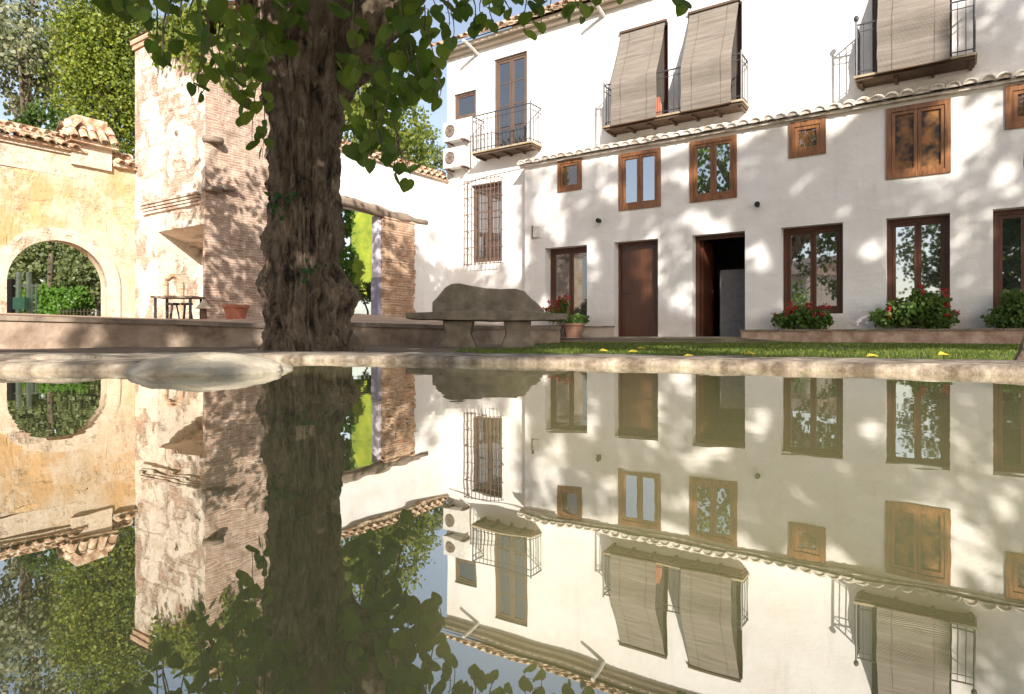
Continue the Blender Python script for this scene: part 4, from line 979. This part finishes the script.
# seen through the ruined doorway
mb = MB(); a, b = at(352, 0, 22), at(386, 0, 22); mb.box(a.x, b.x, 22, 22.08, at(0, 298, 22).z, at(0, 190, 22).z)
sc = thing('garden_screen', 'tall lime green fabric screen seen through the ruined doorway', 'screen', (a.x, 22, .5)); mb.build('fabric', M['lime'], sc)
for x in (a.x - .03, b.x + .03): mb = MB(); mb.tube([(x, 22, .5), (x, 22, at(0, 188, 22).z)], .04, 6); mb.build('post', M['stem'], sc)
gtree('orange_tree', 'sunlit leafy tree at the left of the lime screen through the doorway', 'tree', (at(342, 0, 19).x, 19, GB), [(px(341, 250, 19), (.32, .5, 1.3)), (px(338, 215, 19), (.4, .5, .7)), (px(344, 285, 19), (.25, .4, .5))], 2200, .12, M['hedge'], .06, 'trees behind the garden walls')
gtree('shrub', 'low dry shrub at the foot of the lime screen', 'shrub', (at(368, 0, 20).x, 20, GB), [(px(362, 292, 20), (.5, .3, .28)), (px(378, 294, 20), (.4, .3, .25))], 700, .10, M['olive'], .03)

# ------------------------------------------------------------ bench
bn = thing('stone_bench', 'mossy grey stone bench with wavy carved backrest on the ground', 'bench', (at(487, 0, 7.8).x, 7.8, -.05))
YB = 7.8
def slabshape(mb, pts, y0, y1, bev=.02, n=3):
    """pts outline in x,z ; extruded in y with rounded edges"""
    L = len(pts); cx = sum(p[0] for p in pts) / L; cz = sum(p[1] for p in pts) / L
    rows = [(y0, bev), (y0 + bev * .3, bev * .4), (y0 + bev, 0), ((y0 + y1) / 2, 0), (y1 - bev, 0), (y1, bev)]
    i0 = len(mb.v)
    for (y, ins) in rows:
        for (x, z) in pts:
            d = Vector((cx - x, cz - z)); l = d.length; d = d / l * min(ins, l * .9)
            w = .006 * fbm(x * 9, y * 9, z * 9, 4); mb.v.append((x + d.x + w, y + w * .8, z + d.y + w))
    for r in range(len(rows) - 1):
        for j in range(L): a = i0 + r * L + j; b = i0 + r * L + (j + 1) % L; mb.f.append((a, b, b + L, a + L))
    mb.f.append(tuple(i0 + j for j in range(L))); mb.f.append(tuple(i0 + (len(rows) - 1) * L + j for j in range(L))[::-1])
def dens(P, n=6):
    out = []
    for i in range(len(P)):
        a, b = P[i], P[(i + 1) % len(P)]
        for k in range(n): out.append((a[0] + (b[0] - a[0]) * k / n, a[1] + (b[1] - a[1]) * k / n))
    return out
def pz(x, y, Y=YB): q = at(x, y, Y); return (q.x, q.z)
mb = MB(); slabshape(mb, dens([pz(405, 313, 7.5), pz(470, 310, 7.5), pz(530, 311, 7.5), pz(568, 314, 7.5), pz(567, 319.5, 7.5), pz(500, 321, 7.5), pz(440, 319.5, 7.5), pz(406, 318.5, 7.5)]), 7.5, 8.1, .022); mb.build('seat', M['bench'], bn)
top = [(433, 313), (433, 303), (438, 298), (446, 288), (452, 284.6), (460, 284), (472, 286.5), (487, 289), (503, 289.5), (516, 289), (524, 291.5), (531, 299), (540, 306), (544, 313)]
mb = MB(); slabshape(mb, dens([pz(x, y, 8.15) for x, y in top], 5), 8.02, 8.22, .03); bk = mb.build('backrest', M['bench'], bn)
for (a, b, c, d) in ((444, 474, 438, 478), (504, 531, 500, 536)):
    mb = MB(); slabshape(mb, dens([pz(a, 321), pz(b, 321), pz((b + a) / 2 + 12, 334), pz(d, 348.5), pz(c, 348.5), pz((b + a) / 2 - 12, 334)]), 7.62, 8.0, .02); mb.build('leg', M['bench'], bn)

# ------------------------------------------------------------ planters, pots, flowers
ue = 15; u0 = onv(-.55, 741)[0]; vP = -.55
pl = thing('planter_wall', 'low pinkish stone planter wall along the house under the windows', 'planter', (u0, vP, -.05), frame=True)
mb = MB(); wall_v(mb, u0, ue, -.2, .17, vP, vP + .18, []); mb.box(u0, u0 + .15, vP + .181, -.001, -.2, .17); mb.build('planter_body', noisy('pinkish_stone', (.28, .17, .12), (.52, .38, .29), 5, .9, .5, .02, 30), pl)
mb = MB(); k = 0; uu = u0 - .02
while uu < ue:
    L = random.uniform(.32, .42); mb.box(uu, uu + L - .008, vP - .025, vP + .205, .171, .205 + random.uniform(-.004, .004)); uu += L
mb.build('cap_stones', M['cap'], pl)
mb = MB(); mb.box(u0 + .16, ue, vP + .21, -.002, -.1, .15); mb.build('soil', M['soil'], pl)
def flowers(name, label, base, lobes, nl, nf, frame=False, ls=.06, group=None, fz=.6):
    t = thing(name, label, 'flowering plant', tuple(base), group); b = Vector(base)
    m_ = MB(); f_ = MB(); s_ = MB()
    tot = sum(l[1][0] * l[1][2] for l in lobes)
    for (c, r) in lobes:
        for k in range(int(14 * r[0] / .4) + 4):
            d = Vector((random.gauss(0, .45), random.gauss(0, .4), random.uniform(.2, .9))); e = Vector(c) + Vector((d.x * r[0], d.y * r[1], d.z * r[2])); s0 = Vector((c[0] + random.gauss(0, r[0] * .35), c[1], b.z + .01)); s_.tube([s0, s0.lerp(e, .5) + Vector((0, 0, .03)), e], .005, 4)
        for k in range(int(nl * r[0] * r[2] / tot)):
            d = Vector((random.gauss(0, 1), random.gauss(0, 1), random.gauss(0, 1))).normalized() * random.random() ** .4
            w = 1 + .3 * fbm(d.x * 2.5 + c[0] * 3, d.y * 2.5, d.z * 2.5, 3); p = Vector((c[0] + d.x * r[0] * w, c[1] + d.y * r[1] * w, max(b.z, c[2] + d.z * r[2] * w))); m_.leaf(p, ls * random.uniform(.6, 1.3), None, True)
        for k in range(int(nf * r[0] * r[2] / tot) + (1 if nf else 0)):
            th = random.uniform(pi, 2 * pi); q = random.uniform(.55, 1.0); p = Vector((c[0] + cos(th) * r[0] * q, c[1] - abs(sin(th)) * r[1] * .8, c[2] + r[2] * random.uniform(fz - .5, fz + .5)))
            f_ = MB()
            for w in range(22): f_.leaf(p + Vector((random.gauss(0, .022), random.gauss(0, .022), random.gauss(0, .018))), .04)
            f_.build('flower', M['petal'], t)
            s_.tube([(p.x, p.y + .02, p.z - .12), tuple(p)], .004, 4)
    m_.build('foliage', M['gera'], t); s_.build('stems', M['stem'], t)
    return t
def fp(x, y, v=-.30): u, z = onv(v, x, y); return tuple(uv2w(u, v, z))
def bz(p, z=.15): return (p[0], p[1], z)
flowers('geranium_plant', 'wide low geranium with a row of red flowers in the planter nearest the open doorway', bz(fp(800, 330)), [(fp(787, 320), (.26, .22, .16)), (fp(803, 317), (.30, .22, .19)), (fp(820, 320), (.22, .2, .16))], 1300, 13, ls=.06, group='flowering plants in the planter', fz=1.0)
flowers('geranium_plant', 'tall bushy geranium with few scattered red flowers under the middle large window', bz(fp(910, 330)), [(fp(885, 318), (.26, .22, .16)), (fp(905, 313), (.30, .24, .26)), (fp(932, 310), (.30, .22, .30)), (fp(944, 319), (.2, .2, .16)), (fp(918, 298), (.12, .12, .2))], 2200, 12, ls=.06, group='flowering plants in the planter')
flowers('geranium_plant', 'green geranium with no open flowers under the rightmost window', bz(fp(1008, 330)), [(fp(1004, 318), (.25, .22, .2)), (fp(1014, 305), (.2, .2, .26)), (fp(1030, 315), (.3, .25, .25))], 1300, 0, ls=.06, group='flowering plants in the planter')
# block with pots below first window
u, _ = onv(-.6, 545)
bk_ = thing('planter_box', 'cream masonry planter block below the leftmost ground floor window', 'planter', (u, -.6, 0), frame=True)
ua, ub = onv(-.45, 533)[0], onv(-.45, 562)[0]; uc, ud = onv(-.45, 582)[0], onv(-.45, 606)[0]
mb = MB(); mb.box(ua, ub, -.45, -.05, -.1, .30); mb.box(uc, ud, -.40, -.05, -.1, .27); mb.build('block', M['cream'], bk_)
mb = MB(); mb.box(ua - .02, ub + .02, -.47, -.04, .301, .33); mb.box(uc - .02, ud + .02, -.42, -.04, .271, .30); mb.build('cap', M['cap'], bk_)
c = fp(573, 337, -.6)
mb = MB(); w0, w1 = .15, .22
q0 = [(-w0, -w0), (w0, -w0), (w0, w0), (-w0, w0)]; q1 = [(-w1, -w1), (w1, -w1), (w1, w1), (-w1, w1)]; z0, z1 = .03, .36
for j in range(4):
    a, b = j, (j + 1) % 4; mb.quad((c[0] + q0[a][0], c[1] + q0[a][1], z0), (c[0] + q0[b][0], c[1] + q0[b][1], z0), (c[0] + q1[b][0], c[1] + q1[b][1], z1), (c[0] + q1[a][0], c[1] + q1[a][1], z1))
    mb.quad((c[0] + q1[a][0] * 1.08, c[1] + q1[a][1] * 1.08, z1 - .05), (c[0] + q1[b][0] * 1.08, c[1] + q1[b][1] * 1.08, z1 - .05), (c[0] + q1[b][0] * 1.08, c[1] + q1[b][1] * 1.08, z1), (c[0] + q1[a][0] * 1.08, c[1] + q1[a][1] * 1.08, z1))
mb.quad(*[(c[0] + x * 1.08, c[1] + y * 1.08, z1) for x, y in q1])
tag(wsolo(mb, 'flower_pot', M['potb'], (c[0], c[1], .03)), 'square brown clay pot between the cream planter blocks', 'pot', 'clay pots')
flowers('geranium_plant', 'geranium with large red flower heads standing left of the brown square pot', (fp(556, 325, -.3)[0], fp(556, 325, -.3)[1], .33), [(fp(556, 314, -.3), (.32, .2, .2)), (fp(563, 306, -.3), (.14, .14, .18))], 500, 16, ls=.06, fz=.9)
flowers('leafy_plant', 'green leafy plant without flowers growing in the brown square pot', (c[0], c[1], z1), [(fp(577, 320, -.6), (.28, .2, .13))], 420, 0, ls=.06)
# red pot by the tower
P0 = at(236, 320, 11.3)
mb = MB(); mb.lathe((P0.x, P0.y, P0.z - .02), [(0, 0), (.13, 0), (.15, .02), (.20, .22), (.225, .225), (.23, .28), (.205, .28), (.20, .24), (0, .24)], 24)
tag(wsolo(mb, 'flower_pot', M['pot'], tuple(P0)), 'round red terracotta pot on the terrace against the brick tower', 'pot', 'clay pots')
# table with dark legs by the recess
Tt = thing('garden_table', 'small dark table with thin legs in front of the tower recess', 'table', tuple(at(178, 319, 11.9)))
YT = 11.9; a, b = at(158, 0, YT).x, at(199, 0, YT).x; zt = at(0, 296.5, YT).z; zf = at(0, 319, YT).z - .03
mb = MB(); mb.box(a, b, YT - .25, YT + .25, zt - .035, zt); mb.build('table_top', M['oldwood'], Tt)
for (x, y) in ((a + .06, YT - .2), (b - .06, YT - .2), (a + .06, YT + .2), (b - .06, YT + .2)):
    mb = MB(); mb.box(x - .018, x + .018, y - .018, y + .018, zf, zt - .036); mb.build('leg', M['black'], Tt)
for i, (x, lb) in enumerate(((175, 'tall thin dark stool under the table, left one'), (188, 'thick dark stool under the table, right one'))):
    s = thing('stool', lb, 'stool', tuple(at(x, 319, YT - .1)), 'dark stools under the garden table'); xx = at(x, 0, YT).x
    mb = MB(); mb.lathe((xx, YT - .05, zt - .16), [(0, 0), (.10, 0), (.105, .02), (.10, .04), (0, .04)], 16); mb.build('seat', M['black'], s)
    for k in range(3):
        t = k * 2.09 + .4; mb = MB(); mb.tube([(xx + .05 * cos(t), YT - .05 + .05 * sin(t), zt - .16), (xx + .10 * cos(t), YT - .05 + .10 * sin(t), zf)], .014, 6); mb.build('leg', M['black'], s)
Lp = at(204, 317, 11.5)
s = thing('garden_lantern', 'small beige conical garden lantern at the tower corner', 'lantern', tuple(Lp))
mb = MB(); mb.lathe((Lp.x, Lp.y, Lp.z), [(0, .30), (.03, .29), (.13, .16), (.135, .145), (.06, .145), (0, .15)], 18); mb.build('shade', M['lamp'], s)
mb = MB(); mb.lathe((Lp.x, Lp.y, Lp.z - .03), [(0, 0), (.06, 0), (.05, .03), (.04, .17), (0, .17)], 14); mb.build('base', M['potb'], s)
# dark stem at the right edge
p = at(1023, 366, 2.9)
s = thing('vine_trunk', 'thin dark vine stem rising from the lawn at the right edge', 'vine', (p.x + .02, p.y, -.05))
mb = MB(); mb.tube([(p.x - .01, p.y, -.06), (p.x + .01, p.y, .02), (p.x + .035, p.y, .12), (p.x + .08, p.y, .35), (p.x + .1, p.y + .1, .9), (p.x + .2, p.y + .1, 2.2)], [.05, .03, .02, .018, .016, .012], 10, jitter=.3, nf=20); mb.build('stem', M['bark'], s)
# ------------------------------------------------------------ behind the camera: the shade trees, and what the panes mirror
def landing(p):
    """where the shadow of p falls: on the lower facade plane v=0 -> (u,z)"""
    r = Vector((p.x, p.y - 16.22)); v = r.dot(VX); u = r.dot(UX)
    sv = Vector((SUN.x, SUN.y)).dot(VX); su = Vector((SUN.x, SUN.y)).dot(UX)
    t = (v - 0) / sv; return u - t * su, p.z - t * SUN.z
def ground_hit(p, z0=0.0):
    t = (p.z - z0) / SUN.z; return p.x - SUN.x * t, p.y - SUN.y * t
def keep(p):  # drops leaves so the unseen crowns put sun and shade on chosen spots
    u, z = landing(p)
    gx, gy = ground_hit(p)
    # crown tops stay below the line that keeps the upper storey in sun
    lim = 4.1 + .5 * sm(6, 9, u) + 2.6 * sm(8.2, 10.5, u)
    if u < .3: lim = 2.2
    if u < UC:
        r = Vector((p.x, p.y - 16.22)); su = Vector((SUN.x, SUN.y)).dot(UX); sv = Vector((SUN.x, SUN.y)).dot(VX)
        t = (r.dot(UX) - UC) / su; v = r.dot(VX) - t * sv; z = p.z - t * SUN.z
        if v > -3.4: lim = 2.8
        elif v > VT: lim = 4.7
        else: t = (r.dot(VX) - VT) / sv; z = p.z - t * SUN.z; lim = .5
    if z > lim + .5 * fbm(u, z, 5, 2): return False
    # the open gap under the crown that lights the near water
    if 0 < gy < 2.4 and gx > -.02 - .1 * gy: return False
    if 1.5 < gy < 3.1 and -2.4 < gx < -.35: return False
    if 1.6 < gy < 3.4 and gx > .6 and noise.noise(Vector((gx * 2, gy * 2, 1))) < .1: return False
    if 5.5 < gy < 8 and gx < -4.9: return False
    if 3.4 < gy < 9 and gx > -.5 and noise.noise(Vector((gx * .9, gy * .9, 7))) > .28: return False
    t = (p.y - 6) / SUN.y; xt, zt = p.x - SUN.x * t, p.z - SUN.z * t
    if abs(xt + 1.9) < .5 and 1.3 < zt < 3.2 and noise.noise(Vector((xt * 4, zt * 3, 1))) > .12: return False
    gap = noise.noise(Vector((u * 1.45 + 3.1, z * 1.5 - u * .5, 2.2))) + .5 * noise.noise(Vector((u * 2.6, z * 2.6 - u, 7.1)))
    if gap > .17 + .14 * (1 - sm(1.2, 2.6, z)) and random.random() < .96: return False
    return True
for i, (x, y, zc, r, lb) in enumerate(((3.2, -7.5, 11.2, (2.9, 2.0, 4.2), 'left tall dark tree behind the viewer shading the lawn'), (6.6, -8.0, 11.4, (2.9, 2.2, 4.2), 'middle tall dark tree behind the viewer'), (10.8, -8.4, 11.4, (3.2, 2.2, 4.2), 'right tall dark tree behind the viewer shading the house'), (14.5, -8, 11.6, (2.8, 2.2, 4.6), 'far right tall dark tree behind the viewer'), (.2, -6.5, 7.2, (2.6, 1.8, 2.5), 'shorter dark tree behind the viewer shading the old trunk'), (-.9, -6.9, 10.0, (1.5, 1.5, 2.6), 'slim dark tree behind the viewer shading the brick tower'), (-3.4, -6.5, 6.2, (2.4, 1.6, 1.9), 'low spreading dark tree behind the viewer at the left'))):
    gtree('shade_tree', lb, 'tree', (x, y, -.05), [((x, y, zc), r), ((x - 1.2, y + .4, zc - 2.4), (1.8, 1.5, 1.7)), ((x + 1.3, y - .3, zc - 2.2), (1.8, 1.5, 1.7)), ((x, y, zc - 3.3), (2.0, 1.5, 1.5))], 24000 if i < 4 else 11000, .19, M['shade'], .2 if i < 4 else .06, 'shade trees behind the viewer', keep=keep, clump=.75)
gtree('added_shade_bush', 'dense dark unseen bush added behind the viewer to shade the left water', 'shrub', (-.2, -4.6, -.05), [((-.1, -4.6, 2.6), (1.1, .8, 1.9)), ((.0, -4.8, 3.8), (1.0, .8, 1.4)), ((-1.9, -4.6, 2.6), (1.3, .8, 1.9))], 12000, .16, M['shade'], .03, keep=keep, clump=.8)  # unseen bush added to keep the left half of the water dark
fh = thing('garden_house', 'pale cream house with tiled roof far behind the viewer', 'house', (-24, -16, 0))
mb = MB(); mb.box(-29, -21, -22, -15, -.1, 4.6); mb.build('wall', M['cream'], fh)
mb = MB(); mb.quad((-29.4, -22.4, 4.6), (-20.6, -22.4, 4.6), (-20.6, -18.5, 6.2), (-29.4, -18.5, 6.2)); mb.quad((-29.4, -14.6, 4.6), (-20.6, -14.6, 4.6), (-20.6, -18.5, 6.2), (-29.4, -18.5, 6.2)); mb.quad((-20.9, -22.4, 4.6), (-20.9, -14.6, 4.6), (-20.9, -18.5, 6.2)); mb.build('roof', M['tile'], fh)
for x in (-23, -26):
    mb = MB(); mb.box(x - .4, x + .4, -14.99, -14.9, 1.2, 2.6); mb.build('window', M['brown'], fh)
gtree('garden_shrub', 'rounded green shrub behind the viewer beside the cream house', 'shrub', (-12, -4, -.05), [((-12, -4, 1.2), (2.4, 1.4, 1.3)), ((-14.5, -5.5, 1.4), (2.4, 1.4, 1.5))], 2500, .2, M['gera'], .08)
